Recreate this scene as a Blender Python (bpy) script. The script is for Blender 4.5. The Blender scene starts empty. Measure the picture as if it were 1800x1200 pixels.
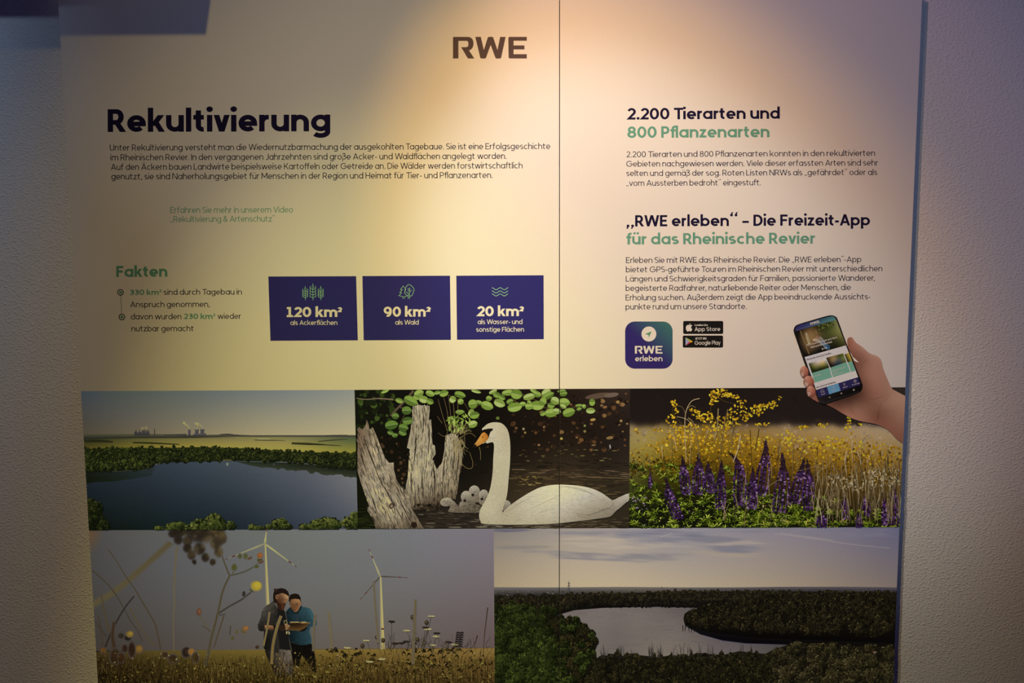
import bpy, math, random
import numpy as np
from mathutils import Matrix, Vector
from mathutils.geometry import delaunay_2d_cdt

# ------------------------------------------------------------------ camera
SC = bpy.context.scene
COL = SC.collection
CAM_Z = 1.55
FOCAL_PX = 1400.0
YAW, PITCH, ROLL = 0.00456692, -0.09716624, 0.00545705


def cam_basis():
    cy, sy, cp, sp, cr, sr = (math.cos(YAW), math.sin(YAW), math.cos(PITCH), math.sin(PITCH), math.cos(ROLL), math.sin(ROLL))
    rz = np.array([[cy, -sy, 0], [sy, cy, 0], [0, 0, 1]])
    rx = np.array([[1, 0, 0], [0, cp, -sp], [0, sp, cp]])
    ry = np.array([[cr, 0, sr], [0, 1, 0], [-sr, 0, cr]])
    return rz @ rx @ ry            # columns: right, forward, up


RB = cam_basis()
cam = bpy.data.cameras.new('camera')
cam.sensor_width = 36.0
cam.lens = 36.0 * FOCAL_PX / 1800.0
cam.clip_start = 0.02
co = bpy.data.objects.new('camera', cam)
COL.objects.link(co)
r_, f_, u_ = RB[:, 0], RB[:, 1], RB[:, 2]
co.matrix_world = Matrix(((r_[0], u_[0], -f_[0], 0), (r_[1], u_[1], -f_[1], -1.5), (r_[2], u_[2], -f_[2], CAM_Z), (0, 0, 0, 1)))
SC.camera = co

vs = SC.view_settings
vs.view_transform = 'Standard'
vs.look = 'None'
vs.exposure = 0.0
vs.gamma = 1.0
vs.use_curve_mapping = False

# ------------------------------------------------------------------ light
PAPER = 0.80
AMBIENT = (0.004, 0.004, 0.029)
w = bpy.data.worlds.new('dim_room')
SC.world = w
w.use_nodes = True
bg = w.node_tree.nodes['Background']
bg.inputs[0].default_value = (AMBIENT[0] / PAPER, AMBIENT[1] / PAPER, AMBIENT[2] / PAPER, 1)
bg.inputs[1].default_value = 1.0

# gallery spots plus added fill lamps, fitted to the light on the wall: x, distance from wall, height, aim x, aim z, half angle, blend, rgb
SPOTS = [
    (-0.404, 1.072, 2.553, 0.241, 1.448, 0.300, 0.705, (0.328, 0.593, 0.726)),
    (-0.365, 1.300, 3.040, 0.072, 0.200, 0.682, 1.000, (1.219, 0.874, 0.289)),
    (-0.404, 1.072, 2.553, 0.441, 1.815, 0.367, 0.700, (0.417, 0.244, 0.260)),
    (-0.404, 1.072, 2.553, 0.203, 1.592, 0.357, 0.951, (1.410, 0.746, 0.165)),
    (-0.548, 1.116, 3.400, -0.059, 0.200, 0.304, 1.000, (5.250, 4.457, 1.328)),
    (-0.852, 1.200, 2.800, -1.800, 1.739, 0.640, 0.800, (0.209, 0.287, 0.386)),  # fill added to brighten the left wall
    (-1.331, 1.000, 2.244, -0.393, 1.900, 0.350, 0.700, (0.040, 0.038, 0.040)),
    (0.590, 3.400, 1.700, 0.352, 1.760, 0.316, 0.700, (0.442, 0.561, 0.830)),  # front fill added to stand in for the room's bluish ambient
]
for sx, sd, sz, tx, tz, half, blend, rgb in SPOTS:
    li = bpy.data.lights.new('gallery_or_fill_spot', 'SPOT')
    m = max(rgb)
    li.color = [c / m for c in rgb]
    li.energy = m * 4 * math.pi ** 2 / PAPER
    li.spot_size = 2 * half
    li.spot_blend = blend
    li.shadow_soft_size = 0.012
    lo = bpy.data.objects.new('gallery_or_fill_spot', li)
    COL.objects.link(lo)
    lo.location = (sx, -sd, sz)
    lo.rotation_euler = (Vector((tx, 0, tz)) - lo.location).to_track_quat('-Z', 'Y').to_euler()


def board(px, py):
    """photo pixel -> (X, Z) on the front plane of the boards (y = 0)"""
    px = np.asarray(px, float)
    py = np.asarray(py, float)
    a = (px - 900.0) / FOCAL_PX
    c = -(py - 600.0) / FOCAL_PX
    dx = RB[0, 0] * a + RB[0, 1] + RB[0, 2] * c
    dy = RB[1, 0] * a + RB[1, 1] + RB[1, 2] * c
    dz = RB[2, 0] * a + RB[2, 1] + RB[2, 2] * c
    return 1.5 * dx / dy, CAM_Z + 1.5 * dz / dy


def light_on_paper(X, Z):
    """brightness white paper takes at (X, Z) from the spots above"""
    X = np.atleast_1d(np.asarray(X, float))
    Z = np.atleast_1d(np.asarray(Z, float))
    out = np.tile(np.array(AMBIENT), (len(X), 1))
    for sx, sd, sz, tx, tz, half, blend, rgb in SPOTS:
        L = np.array([sx, -sd, sz])
        ax = np.array([tx, 0, tz]) - L
        ax /= np.linalg.norm(ax)
        v = np.stack([X - sx, np.full_like(X, sd), Z - sz], 1)
        d = np.linalg.norm(v, axis=1)
        v /= d[:, None]
        ch = math.cos(half)
        t = np.clip(((v @ ax) - ch) / ((1 - ch) * blend), 0, 1)
        out += (t * t * (3 - 2 * t) * v[:, 1] / d ** 2)[:, None] * np.array(rgb)
    return out


def lin(h):
    if isinstance(h, str):
        h = [int(h[i:i + 2], 16) / 255 for i in (0, 2, 4)]
    h = np.asarray(h, float)
    return np.where(h <= 0.04045, h / 12.92, ((h + 0.055) / 1.055) ** 2.4)


# ------------------------------------------------------------------ materials
def new_mat(name):
    m = bpy.data.materials.new(name)
    m.use_nodes = True
    nt = m.node_tree
    return m, nt, nt.nodes, nt.links, nt.nodes['Principled BSDF']


def set_spec(b, rough, spec):
    b.inputs['Roughness'].default_value = rough
    b.inputs['Specular IOR Level'].default_value = spec


def mat_wall():
    m, nt, n, l, b = new_mat('woodchip_wallpaper')
    set_spec(b, 0.85, 0.1)
    tc = n.new('ShaderNodeTexCoord')
    mp = n.new('ShaderNodeMapping')
    mp.inputs['Rotation'].default_value = (0, 0.5, 0)
    mp.inputs['Scale'].default_value = (1.0, 1.0, 1.55)
    l.new(tc.outputs['Object'], mp.inputs[0])
    n1 = n.new('ShaderNodeTexNoise')
    n1.inputs['Scale'].default_value = 185
    n1.inputs['Detail'].default_value = 1.2
    n1.inputs['Roughness'].default_value = 0.5
    n1.inputs['Distortion'].default_value = 0.2
    n2 = n.new('ShaderNodeTexVoronoi')
    n2.inputs['Scale'].default_value = 120
    l.new(mp.outputs[0], n1.inputs['Vector'])
    l.new(mp.outputs[0], n2.inputs['Vector'])
    r1 = n.new('ShaderNodeValToRGB')
    r1.color_ramp.elements[0].position = 0.50
    r1.color_ramp.elements[1].position = 0.68
    l.new(n1.outputs[0], r1.inputs[0])
    r2 = n.new('ShaderNodeValToRGB')
    r2.color_ramp.elements[0].position = 0.05
    r2.color_ramp.elements[0].color = (1, 1, 1, 1)
    r2.color_ramp.elements[1].position = 0.55
    r2.color_ramp.elements[1].color = (0, 0, 0, 1)
    l.new(n2.outputs['Distance'], r2.inputs[0])
    ad = n.new('ShaderNodeMath')
    ad.operation = 'MULTIPLY_ADD'
    l.new(r2.outputs[0], ad.inputs[0])
    ad.inputs[1].default_value = 0.22
    l.new(r1.outputs[0], ad.inputs[2])
    bp = n.new('ShaderNodeBump')
    bp.inputs['Strength'].default_value = 0.5
    bp.inputs['Distance'].default_value = 0.0012
    l.new(ad.outputs[0], bp.inputs['Height'])
    l.new(bp.outputs[0], b.inputs['Normal'])
    b.inputs['Base Color'].default_value = (0.84, 0.84, 0.83, 1)
    return m


def mat_paper():
    m, nt, n, l, b = new_mat('matt_white_print_sheet')
    set_spec(b, 0.6, 0.08)
    tc = n.new('ShaderNodeTexCoord')
    n1 = n.new('ShaderNodeTexNoise')
    n1.inputs['Scale'].default_value = 700
    l.new(tc.outputs['Object'], n1.inputs['Vector'])
    r = n.new('ShaderNodeValToRGB')
    r.color_ramp.elements[0].position = 0.2
    r.color_ramp.elements[0].color = (PAPER * 0.94, PAPER * 0.94, PAPER * 0.94, 1)
    r.color_ramp.elements[1].position = 0.8
    r.color_ramp.elements[1].color = (PAPER * 1.06, PAPER * 1.06, PAPER * 1.06, 1)
    l.new(n1.outputs[0], r.inputs[0])
    l.new(r.outputs[0], b.inputs['Base Color'])
    return m


def mat_ink():
    m, nt, n, l, b = new_mat('printing_ink')
    set_spec(b, 0.6, 0.06)
    at = n.new('ShaderNodeAttribute')
    at.attribute_name = 'pigment'
    tc = n.new('ShaderNodeTexCoord')
    n1 = n.new('ShaderNodeTexNoise')
    n1.inputs['Scale'].default_value = 650
    l.new(tc.outputs['Object'], n1.inputs['Vector'])
    mr = n.new('ShaderNodeMapRange')
    mr.inputs['From Min'].default_value = 0.25
    mr.inputs['From Max'].default_value = 0.75
    mr.inputs['To Min'].default_value = 0.86
    mr.inputs['To Max'].default_value = 1.14
    l.new(n1.outputs[0], mr.inputs[0])
    mx = n.new('ShaderNodeVectorMath')
    mx.operation = 'SCALE'
    l.new(at.outputs['Color'], mx.inputs[0])
    l.new(mr.outputs[0], mx.inputs['Scale'])
    l.new(mx.outputs[0], b.inputs['Base Color'])
    return m


def mat_plain(name, col, rough=0.7):
    m, nt, n, l, b = new_mat(name)
    set_spec(b, rough, 0.15)
    tc = n.new('ShaderNodeTexCoord')
    n1 = n.new('ShaderNodeTexNoise')
    n1.inputs['Scale'].default_value = 40
    l.new(tc.outputs['Object'], n1.inputs['Vector'])
    mx = n.new('ShaderNodeMixRGB')
    mx.inputs[1].default_value = (*[c * 0.92 for c in col], 1)
    mx.inputs[2].default_value = (*[min(1, c * 1.06) for c in col], 1)
    l.new(n1.outputs[0], mx.inputs[0])
    l.new(mx.outputs[0], b.inputs['Base Color'])
    return m


M_WALL, M_PAPER, M_INK = mat_wall(), mat_paper(), mat_ink()
M_EDGE = mat_plain('board_core', (0.42, 0.42, 0.4))
M_FLOOR = mat_plain('grey_floor', (0.16, 0.155, 0.15))


def box_mesh(name, x0, x1, y0, y1, z0, z1, mats, front=None):
    v = [(x, y, z) for x in (x0, x1) for y in (y0, y1) for z in (z0, z1)]
    fc = [(0, 1, 3, 2), (4, 6, 7, 5), (0, 4, 5, 1), (2, 3, 7, 6), (0, 2, 6, 4), (1, 5, 7, 3)]
    me = bpy.data.meshes.new(name)
    me.from_pydata(v, [], fc)
    for m in mats:
        me.materials.append(m)
    if front is not None:
        me.polygons[2].material_index = front
    me.update()
    o = bpy.data.objects.new(name, me)
    COL.objects.link(o)
    return o


# ------------------------------------------------------------------ setting
DEPTH = 0.021
o = box_mesh('wall_back', -3.2, 3.2, DEPTH, DEPTH + 0.12, 0, 3.4, [M_WALL])
o['kind'] = 'structure'
o = box_mesh('floor', -3.2, 3.2, -4, DEPTH + 0.12, -0.1, 0, [M_FLOOR])
o['kind'] = 'structure'
# unseen slab over the left board, shaped from the shadow it throws: it keeps the second lamp off the top left corner
_sx, _sz = [float(v) for v in board(362, 61)]
_l = SPOTS[1]
_t = 0.30 / _l[1]
o = box_mesh('unseen_slab_1', -3.2, _sx + (_l[0] - _sx) * _t, -0.30, DEPTH, _sz + (_l[2] - _sz) * _t, _sz + (_l[2] - _sz) * _t + 0.1, [M_WALL])
o['kind'] = 'structure'

X_L, X_S, X_R = -0.8299, 0.0829, 0.7398
Z_T, Z_B = 2.034, 0.700
GAP = 0.0008


def panel(x0, x1, label):
    e = bpy.data.objects.new('display_panel', None)
    COL.objects.link(e)
    e.location = ((x0 + x1) / 2, 0, Z_B)
    e['label'] = label
    e['category'] = 'panel'
    e['group'] = 'exhibition panels on the wall'
    b = box_mesh('board', x0, x1, 0, DEPTH - 0.002, Z_B, Z_T, [M_EDGE, M_PAPER], 1)
    adopt(b, e)
    return e


def adopt(o, p):
    o.parent = p
    bpy.context.view_layer.update()
    o.matrix_parent_inverse = p.matrix_world.inverted()


PAN = {'L': panel(X_L, X_S - GAP, 'wide left exhibition panel with big dark blue headline and three blue fact boxes'),
       'R': panel(X_S + GAP, X_R, 'narrower right exhibition panel with a printed hand holding a phone')}


# ------------------------------------------------------------------ printing: flat ink meshes in the plane of a board
class Ink:
    """flat shapes printed on a board; coordinates are photo pixels surveyed onto the board plane"""
    STEP = 4e-7
    live = []

    def __init__(self, base):
        # height of the ink above the board, metres; None: on top of everything printed so far in this picture
        self.base = max([i.top() for i in Ink.live], default=0.00003) + 4e-6 if base is None else base
        if base is None:
            Ink.live.append(self)
        self.k = 0
        self.v, self.c = [], []   # (n,3,3) triangles, (n,3,4) colours

    def top(self):
        return self.base + self.k * self.STEP

    def raise_(self, n=1):
        self.k += n

    def add(self, tri_px, col, alpha=None, lift=None):
        """tri_px (n,3,2) pixels; col (n,3,3) pigment"""
        tri_px = np.asarray(tri_px, float)
        if len(tri_px) == 0:
            return
        X, Z = board(tri_px[..., 0], tri_px[..., 1])
        y = np.full_like(X, 0.0) - (self.base + self.k * self.STEP + (0 if lift is None else np.asarray(lift)[:, None]))
        self.addx(np.stack([X, y, Z], -1), col, alpha)

    def addx(self, v, col, alpha=None):
        n = len(v)
        col = np.broadcast_to(np.asarray(col, float), (n, 3, 3))
        a = np.ones((n, 3, 1)) if alpha is None else np.broadcast_to(np.asarray(alpha, float), (n, 3))[..., None]
        self.v.append(v)
        self.c.append(np.concatenate([col, a], -1))


CHROMA = [0.80]      # the inks of most pictures are a little duller than my swatches


def pigment(px, py, hexcol):
    """ink colour that looks like hexcol under the light falling on that spot of the board"""
    px = np.atleast_1d(np.asarray(px, float))
    py = np.atleast_1d(np.asarray(py, float))
    X, Z = board(px, py)
    E = light_on_paper(X, Z) / PAPER
    c = np.asarray(hx(hexcol) if isinstance(hexcol, str) else hexcol, float)
    if c.ndim == 1:
        c = np.broadcast_to(c, (len(px), 3))
    grey = c @ np.array([0.3, 0.59, 0.11])
    c = lin(np.clip(grey[:, None] + CHROMA[0] * (c - grey[:, None]), 0, 1))
    return np.clip(c / E, 0.002, 0.92)


def clip_half(v, c, ax, val, keep_less):
    """clip triangles against an axis plane"""
    d = (v[..., ax] - val) * (1 if keep_less else -1)
    inside = d <= 0
    cnt = inside.sum(1)
    full = cnt == 3
    outv, outc = [v[full]], [c[full]]
    for i in np.nonzero((cnt > 0) & (cnt < 3))[0]:
        pv, pc = [], []
        for a in range(3):
            b = (a + 1) % 3
            if inside[i, a]:
                pv.append(v[i, a])
                pc.append(c[i, a])
            if inside[i, a] != inside[i, b]:
                t = d[i, a] / (d[i, a] - d[i, b])
                pv.append(v[i, a] + t * (v[i, b] - v[i, a]))
                pc.append(c[i, a] + t * (c[i, b] - c[i, a]))
        for a in range(1, len(pv) - 1):
            outv.append(np.array([[pv[0], pv[a], pv[a + 1]]]))
            outc.append(np.array([[pc[0], pc[a], pc[a + 1]]]))
    return np.concatenate(outv), np.concatenate(outc)


def emit(name, ink, parents, clip=None, label=None):
    """link an Ink as one mesh per board it lies on; parents = {'L': obj, 'R': obj}; returns the same kind of dict"""
    out = {}
    if not ink.v:
        return out
    V = np.concatenate(ink.v)
    C = np.concatenate(ink.c)
    # face the room
    n = np.cross(V[:, 1] - V[:, 0], V[:, 2] - V[:, 0])
    flip = n[:, 1] > 0
    V[flip] = V[flip][:, ::-1]
    C[flip] = C[flip][:, ::-1]
    good = np.abs(n[:, 1]) > 1e-12
    V, C = V[good], C[good]
    if clip:
        x0, x1, z0, z1 = clip
        V, C = clip_half(V, C, 0, x0, False)
        V, C = clip_half(V, C, 0, x1, True)
        V, C = clip_half(V, C, 2, z0, False)
        V, C = clip_half(V, C, 2, z1, True)
    for side in ('L', 'R'):
        if side not in parents:
            continue
        if side == 'L':
            v, c = clip_half(V, C, 0, X_S - GAP, True) if 'R' in parents or clip else (V, C)
        else:
            v, c = clip_half(V, C, 0, X_S + GAP, False) if 'L' in parents or clip else (V, C)
        if len(v) < 1:
            continue
        me = bpy.data.meshes.new(name)
        N = len(v)
        me.vertices.add(N * 3)
        me.vertices.foreach_set('co', v.reshape(-1).astype(np.float32))
        me.loops.add(N * 3)
        me.loops.foreach_set('vertex_index', np.arange(N * 3, dtype=np.int32))
        me.polygons.add(N)
        me.polygons.foreach_set('loop_start', np.arange(0, N * 3, 3, dtype=np.int32))
        me.polygons.foreach_set('loop_total', np.full(N, 3, dtype=np.int32))
        at = me.color_attributes.new('pigment', 'FLOAT_COLOR', 'POINT')
        at.data.foreach_set('color', c.reshape(-1).astype(np.float32))
        me.materials.append(M_INK)
        me.update()
        me.validate()
        o = bpy.data.objects.new(name, me)
        COL.objects.link(o)
        p = parents[side]
        o.parent = p
        o.matrix_parent_inverse = Matrix.Translation(PAN[side].location).inverted() if p is PAN[side] else Matrix.Identity(4)
        if p is not PAN[side]:
            # the parent ink mesh carries its coordinates in world space already
            o.matrix_parent_inverse = Matrix.Identity(4)
        if label:
            o['label'] = label
        out[side] = o
    return out


# -------- shape helpers (pixels)
def fan(pts):
    pts = np.asarray(pts, float)
    n = len(pts)
    return np.stack([np.tile(pts[0], (n - 2, 1)), pts[1:-1], pts[2:]], 1)


def cdt(pts, inner=None):
    pts = [Vector((float(a), float(b))) for a, b in pts]
    n = len(pts)
    allp = pts + ([Vector((float(a), float(b))) for a, b in inner] if inner is not None else [])
    vs_, _, fs, *_ = delaunay_2d_cdt(allp, [], [list(range(n))], 1, 1e-5)
    vs_ = np.array([(q.x, q.y) for q in vs_])
    t = [(f[0], f[i], f[i + 1]) for f in fs for i in range(1, len(f) - 1)]
    return vs_[np.array(t, int)] if t else np.zeros((0, 3, 2))


def inside_poly(x, y, poly):
    poly = np.asarray(poly, float)
    x = np.asarray(x, float)
    y = np.asarray(y, float)
    r = np.zeros(x.shape, bool)
    j = len(poly) - 1
    for i in range(len(poly)):
        xi, yi = poly[i]
        xj, yj = poly[j]
        with np.errstate(divide='ignore', invalid='ignore'):
            r ^= ((yi > y) != (yj > y)) & (x < (xj - xi) * (y - yi) / (yj - yi) + xi)
        j = i
    return r


def smooth(pts, n=6, closed=True):
    """Catmull-Rom through the points"""
    P = np.asarray(pts, float)
    N = len(P)
    out = []
    for i in range(N if closed else N - 1):
        p0, p1, p2, p3 = (P[(i - 1) % N], P[i], P[(i + 1) % N], P[(i + 2) % N])
        if not closed:
            p0 = P[max(i - 1, 0)]
            p3 = P[min(i + 2, N - 1)]
        for k in range(n):
            t = k / n
            out.append(0.5 * (2 * p1 + (p2 - p0) * t + (2 * p0 - 5 * p1 + 4 * p2 - p3) * t * t + (3 * p1 - p0 - 3 * p2 + p3) * t ** 3))
    if not closed:
        out.append(P[-1])
    return np.array(out)


def hx(h):
    return np.array([int(h[i:i + 2], 16) / 255 for i in (0, 2, 4)])


def idw(pts, power=None, noise=0.0, seed=1, soft=0.02):
    """smooth colour field (thin plate) through surveyed swatches [(x, y, 'rrggbb'), ...]"""
    P = np.array([(a, b) for a, b, _ in pts], float)
    Cc = np.array([hx(h) for _, _, h in pts])
    mu, sc = P.mean(0), max(np.ptp(P[:, 0]), np.ptp(P[:, 1]), 1e-6)
    Q = (P - mu) / sc
    n = len(Q)

    def U(d2):
        return 0.5 * d2 * np.log(np.maximum(d2, 1e-12))
    K = U(((Q[:, None] - Q[None]) ** 2).sum(-1)) + soft * np.eye(n)
    T = np.concatenate([np.ones((n, 1)), Q], 1)
    A = np.zeros((n + 3, n + 3))
    A[:n, :n], A[:n, n:], A[n:, :n] = K, T, T.T
    W_ = np.linalg.lstsq(A, np.concatenate([Cc, np.zeros((3, 3))]), rcond=None)[0]
    lo_, hi_ = Cc.min(0) * 0.9, Cc.max(0) * 1.05
    rng = np.random.default_rng(seed)

    def f(x, y):
        q = (np.stack([np.atleast_1d(x), np.atleast_1d(y)], 1).astype(float) - mu) / sc
        c = U(((q[:, None] - Q[None]) ** 2).sum(-1)) @ W_[:n] + W_[n] + q @ W_[n + 1:]
        c = np.clip(c, lo_, hi_)
        if noise:
            c = c * (1 + noise * rng.normal(size=(len(q), 1)))
        return np.clip(c, 0, 1)
    return f


UNDER = [None]        # colour field of the picture being printed, for soft edges


def veil(x, y, c, a):
    """printed colour of a soft shape of strength a over the picture's background"""
    if a is None or UNDER[0] is None:
        return c
    a = np.asarray(a, float)
    return UNDER[0](x, y) * (1 - a) + c * a


def flat(h):
    c = hx(h)
    return lambda x, y: np.tile(c, (np.size(x), 1))


def paint(ink, tris, colfn, alpha=None, up=True):
    """fill triangles with a colour field (colours as seen in place)"""
    tris = np.asarray(tris, float)
    if len(tris) == 0:
        return
    if isinstance(colfn, str):
        colfn = flat(colfn)
    x, y = tris[..., 0].ravel(), tris[..., 1].ravel()
    # one colour per position, so neighbouring triangles agree
    key, inv = np.unique(np.round(np.stack([x, y], 1), 3), axis=0, return_inverse=True)
    inv = inv.ravel()
    c = pigment(key[:, 0], key[:, 1], veil(key[:, 0], key[:, 1], colfn(key[:, 0], key[:, 1]), alpha))
    ink.add(tris, c[inv].reshape(-1, 3, 3))
    if up:
        ink.raise_()


def shade(ink, poly, colfn, step=6.0, up=True):
    poly = np.asarray(poly, float)
    x0, y0 = poly.min(0)
    x1, y1 = poly.max(0)
    gx, gy = np.meshgrid(np.arange(x0 + step / 2, x1, step), np.arange(y0 + step / 2, y1, step))
    gx, gy = gx.ravel(), gy.ravel()
    m_ = inside_poly(gx, gy, poly)
    inner = np.stack([gx[m_], gy[m_]], 1)
    paint(ink, cdt(poly, inner if len(inner) else None), colfn, up=up)


def grid_shade(ink, x0, y0, x1, y1, nx, ny, colfn):
    """regular fine mesh over a rectangle, coloured point by point"""
    gx, gy = np.meshgrid(np.linspace(x0, x1, nx), np.linspace(y0, y1, ny))
    c = pigment(gx.ravel(), gy.ravel(), colfn(gx.ravel(), gy.ravel())).reshape(ny, nx, 3)
    P = np.stack([gx, gy], -1)
    q = [P[:-1, :-1], P[1:, :-1], P[1:, 1:], P[:-1, 1:]]
    k = [c[:-1, :-1], c[1:, :-1], c[1:, 1:], c[:-1, 1:]]
    tri = np.concatenate([np.stack([q[0], q[1], q[2]], 2).reshape(-1, 3, 2), np.stack([q[0], q[2], q[3]], 2).reshape(-1, 3, 2)])
    col = np.concatenate([np.stack([k[0], k[1], k[2]], 2).reshape(-1, 3, 3), np.stack([k[0], k[2], k[3]], 2).reshape(-1, 3, 3)])
    ink.add(tri, col)
    ink.raise_()


def stroke_tris(pts, w0, w1=None, wm=None):
    """tapering ribbon along a polyline"""
    P = np.asarray(pts, float)
    n = len(P)
    T = np.gradient(P, axis=0)
    T /= np.maximum(np.linalg.norm(T, axis=1, keepdims=True), 1e-9)
    Nn = np.stack([-T[:, 1], T[:, 0]], 1)
    t = np.linspace(0, 1, n)
    w1 = w0 if w1 is None else w1
    wd = w0 + (w1 - w0) * t
    if wm is not None:
        wd = np.where(t < 0.5, w0 + (wm - w0) * 2 * t, wm + (w1 - wm) * (2 * t - 1))
    a = P + Nn * wd[:, None] / 2
    b = P - Nn * wd[:, None] / 2
    return np.concatenate([np.stack([a[:-1], b[:-1], b[1:]], 1), np.stack([a[:-1], b[1:], a[1:]], 1)])


def ell(cx, cy, rx, ry, rot=0.0, n=14):
    a = np.linspace(0, 2 * math.pi, n, endpoint=False)
    x, y = rx * np.cos(a), ry * np.sin(a)
    c, s = math.cos(rot), math.sin(rot)
    return np.stack([cx + x * c - y * s, cy + x * s + y * c], 1)


def dabs(ink, cx, cy, rx, ry, rot, cols, n=6, jag=0.25, rng=None, layers=12, alpha=None):
    """many small irregular blots; arrays of centres, radii, rotations and seen colours"""
    m_ = len(cx)
    if m_ == 0:
        return
    rng = rng or np.random.default_rng(3)
    a = np.linspace(0, 2 * math.pi, n, endpoint=False)
    rr = 1 + jag * (rng.random((m_, n)) - 0.5) * 2
    x = rr * np.cos(a) * np.asarray(rx)[:, None]
    y = rr * np.sin(a) * np.asarray(ry)[:, None]
    c, s = np.cos(rot)[:, None], np.sin(rot)[:, None]
    px = np.asarray(cx)[:, None] + x * c - y * s
    py = np.asarray(cy)[:, None] + x * s + y * c
    P = np.stack([px, py], -1)                     # m,n,2
    tr = np.stack([np.repeat(P[:, :1], n - 2, 1), P[:, 1:-1], P[:, 2:]], 2)   # m,n-2,3,2
    pc = pigment(np.asarray(cx), np.asarray(cy), veil(np.asarray(cx), np.asarray(cy), np.clip(cols, 0, 1), alpha))
    t = tr.reshape(-1, 3, 2)
    cc = np.repeat(pc, n - 2, 0)[:, None, :].repeat(3, 1)
    # every blot a hair above the one before, so that none are coplanar
    ink.add(t, cc, None, np.repeat((np.arange(m_) % 500) * 3e-7, n - 2))
    ink.raise_(min(m_, 500) * 3e-7 / Ink.STEP + 1)


def soft_disc(ink, cx, cy, rx, ry, col, rot=0.0, core=0.5, rim=1.3, n=22):
    """out-of-focus spot: full colour in the core, melting into the background at the rim"""
    c = hx(col) if isinstance(col, str) else np.asarray(col)
    a, b = ell(cx, cy, rx * core, ry * core, rot, n), ell(cx, cy, rx * rim, ry * rim, rot, n)
    paint(ink, fan(a), lambda x, y: np.tile(c, (np.size(x), 1)), up=False)
    m_ = (a + b) / 2
    for p, q, u, v in ((a, m_, 1.0, 0.5), (m_, b, 0.5, 0.0)):
        p2, q2 = np.roll(p, -1, 0), np.roll(q, -1, 0)
        cp, cq = pigment(p[:, 0], p[:, 1], veil(p[:, 0], p[:, 1], c, u)), pigment(q[:, 0], q[:, 1], veil(q[:, 0], q[:, 1], c, v))
        cp2, cq2 = np.roll(cp, -1, 0), np.roll(cq, -1, 0)
        ink.add(np.concatenate([np.stack([p, q, q2], 1), np.stack([p, q2, p2], 1)]), np.concatenate([np.stack([cp, cq, cq2], 1), np.stack([cp, cq2, cp2], 1)]))
    ink.raise_()


def soft_strand(ink, pts, w0, w1, col, blur=0.8):
    """out-of-focus stem"""
    c = hx(col)
    P = smooth(pts, 6, False)
    T = np.gradient(P, axis=0)
    T /= np.maximum(np.linalg.norm(T, axis=1, keepdims=True), 1e-9)
    N = np.stack([-T[:, 1], T[:, 0]], 1)
    w = np.linspace(w0, w1, len(P))[:, None] / 2
    rows = [(P + N * w * s, a) for s, a in ((1 + blur, 0.0), (0.55, 0.95), (-0.55, 0.95), (-1 - blur, 0.0))]
    for (p, u), (q, v) in zip(rows[:-1], rows[1:]):
        cp, cq = pigment(p[:, 0], p[:, 1], veil(p[:, 0], p[:, 1], c, u)), pigment(q[:, 0], q[:, 1], veil(q[:, 0], q[:, 1], c, v))
        ink.add(np.concatenate([np.stack([p[:-1], q[:-1], q[1:]], 1), np.stack([p[:-1], q[1:], p[1:]], 1)]),
                np.concatenate([np.stack([cp[:-1], cq[:-1], cq[1:]], 1), np.stack([cp[:-1], cq[1:], cp[1:]], 1)]))
    ink.raise_()


def seed_points(rng, poly, n):
    poly = np.asarray(poly, float)
    x0, y0 = poly.min(0)
    x1, y1 = poly.max(0)
    ox, oy = [], []
    have = 0
    for _ in range(60):
        x = rng.uniform(x0, x1, n)
        y = rng.uniform(y0, y1, n)
        m_ = inside_poly(x, y, poly)
        ox.append(x[m_])
        oy.append(y[m_])
        have += m_.sum()
        if have >= n:
            break
    return np.concatenate(ox)[:n], np.concatenate(oy)[:n]


def mixc(cols, t):
    """interpolate along a list of hex colours"""
    C = np.array([hx(h) for h in cols])
    t = np.clip(t, 0, 0.9999) * (len(C) - 1)
    i = t.astype(int)
    f = (t - i)[:, None]
    return C[i] * (1 - f) + C[i + 1] * f


# ------------------------------------------------------------------ lettering: a geometric sans drawn stroke by stroke
def arc(cx, cy, rx, ry, a0, a1, n=None):
    n = n or max(4, int(abs(a1 - a0) / 18) + 1)
    a = np.radians(np.linspace(a0, a1, n + 1))
    return [(cx + rx * math.cos(t), cy + ry * math.sin(t)) for t in a]


XH, ASC, DSC = 0.735, 1.06, 0.29


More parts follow.
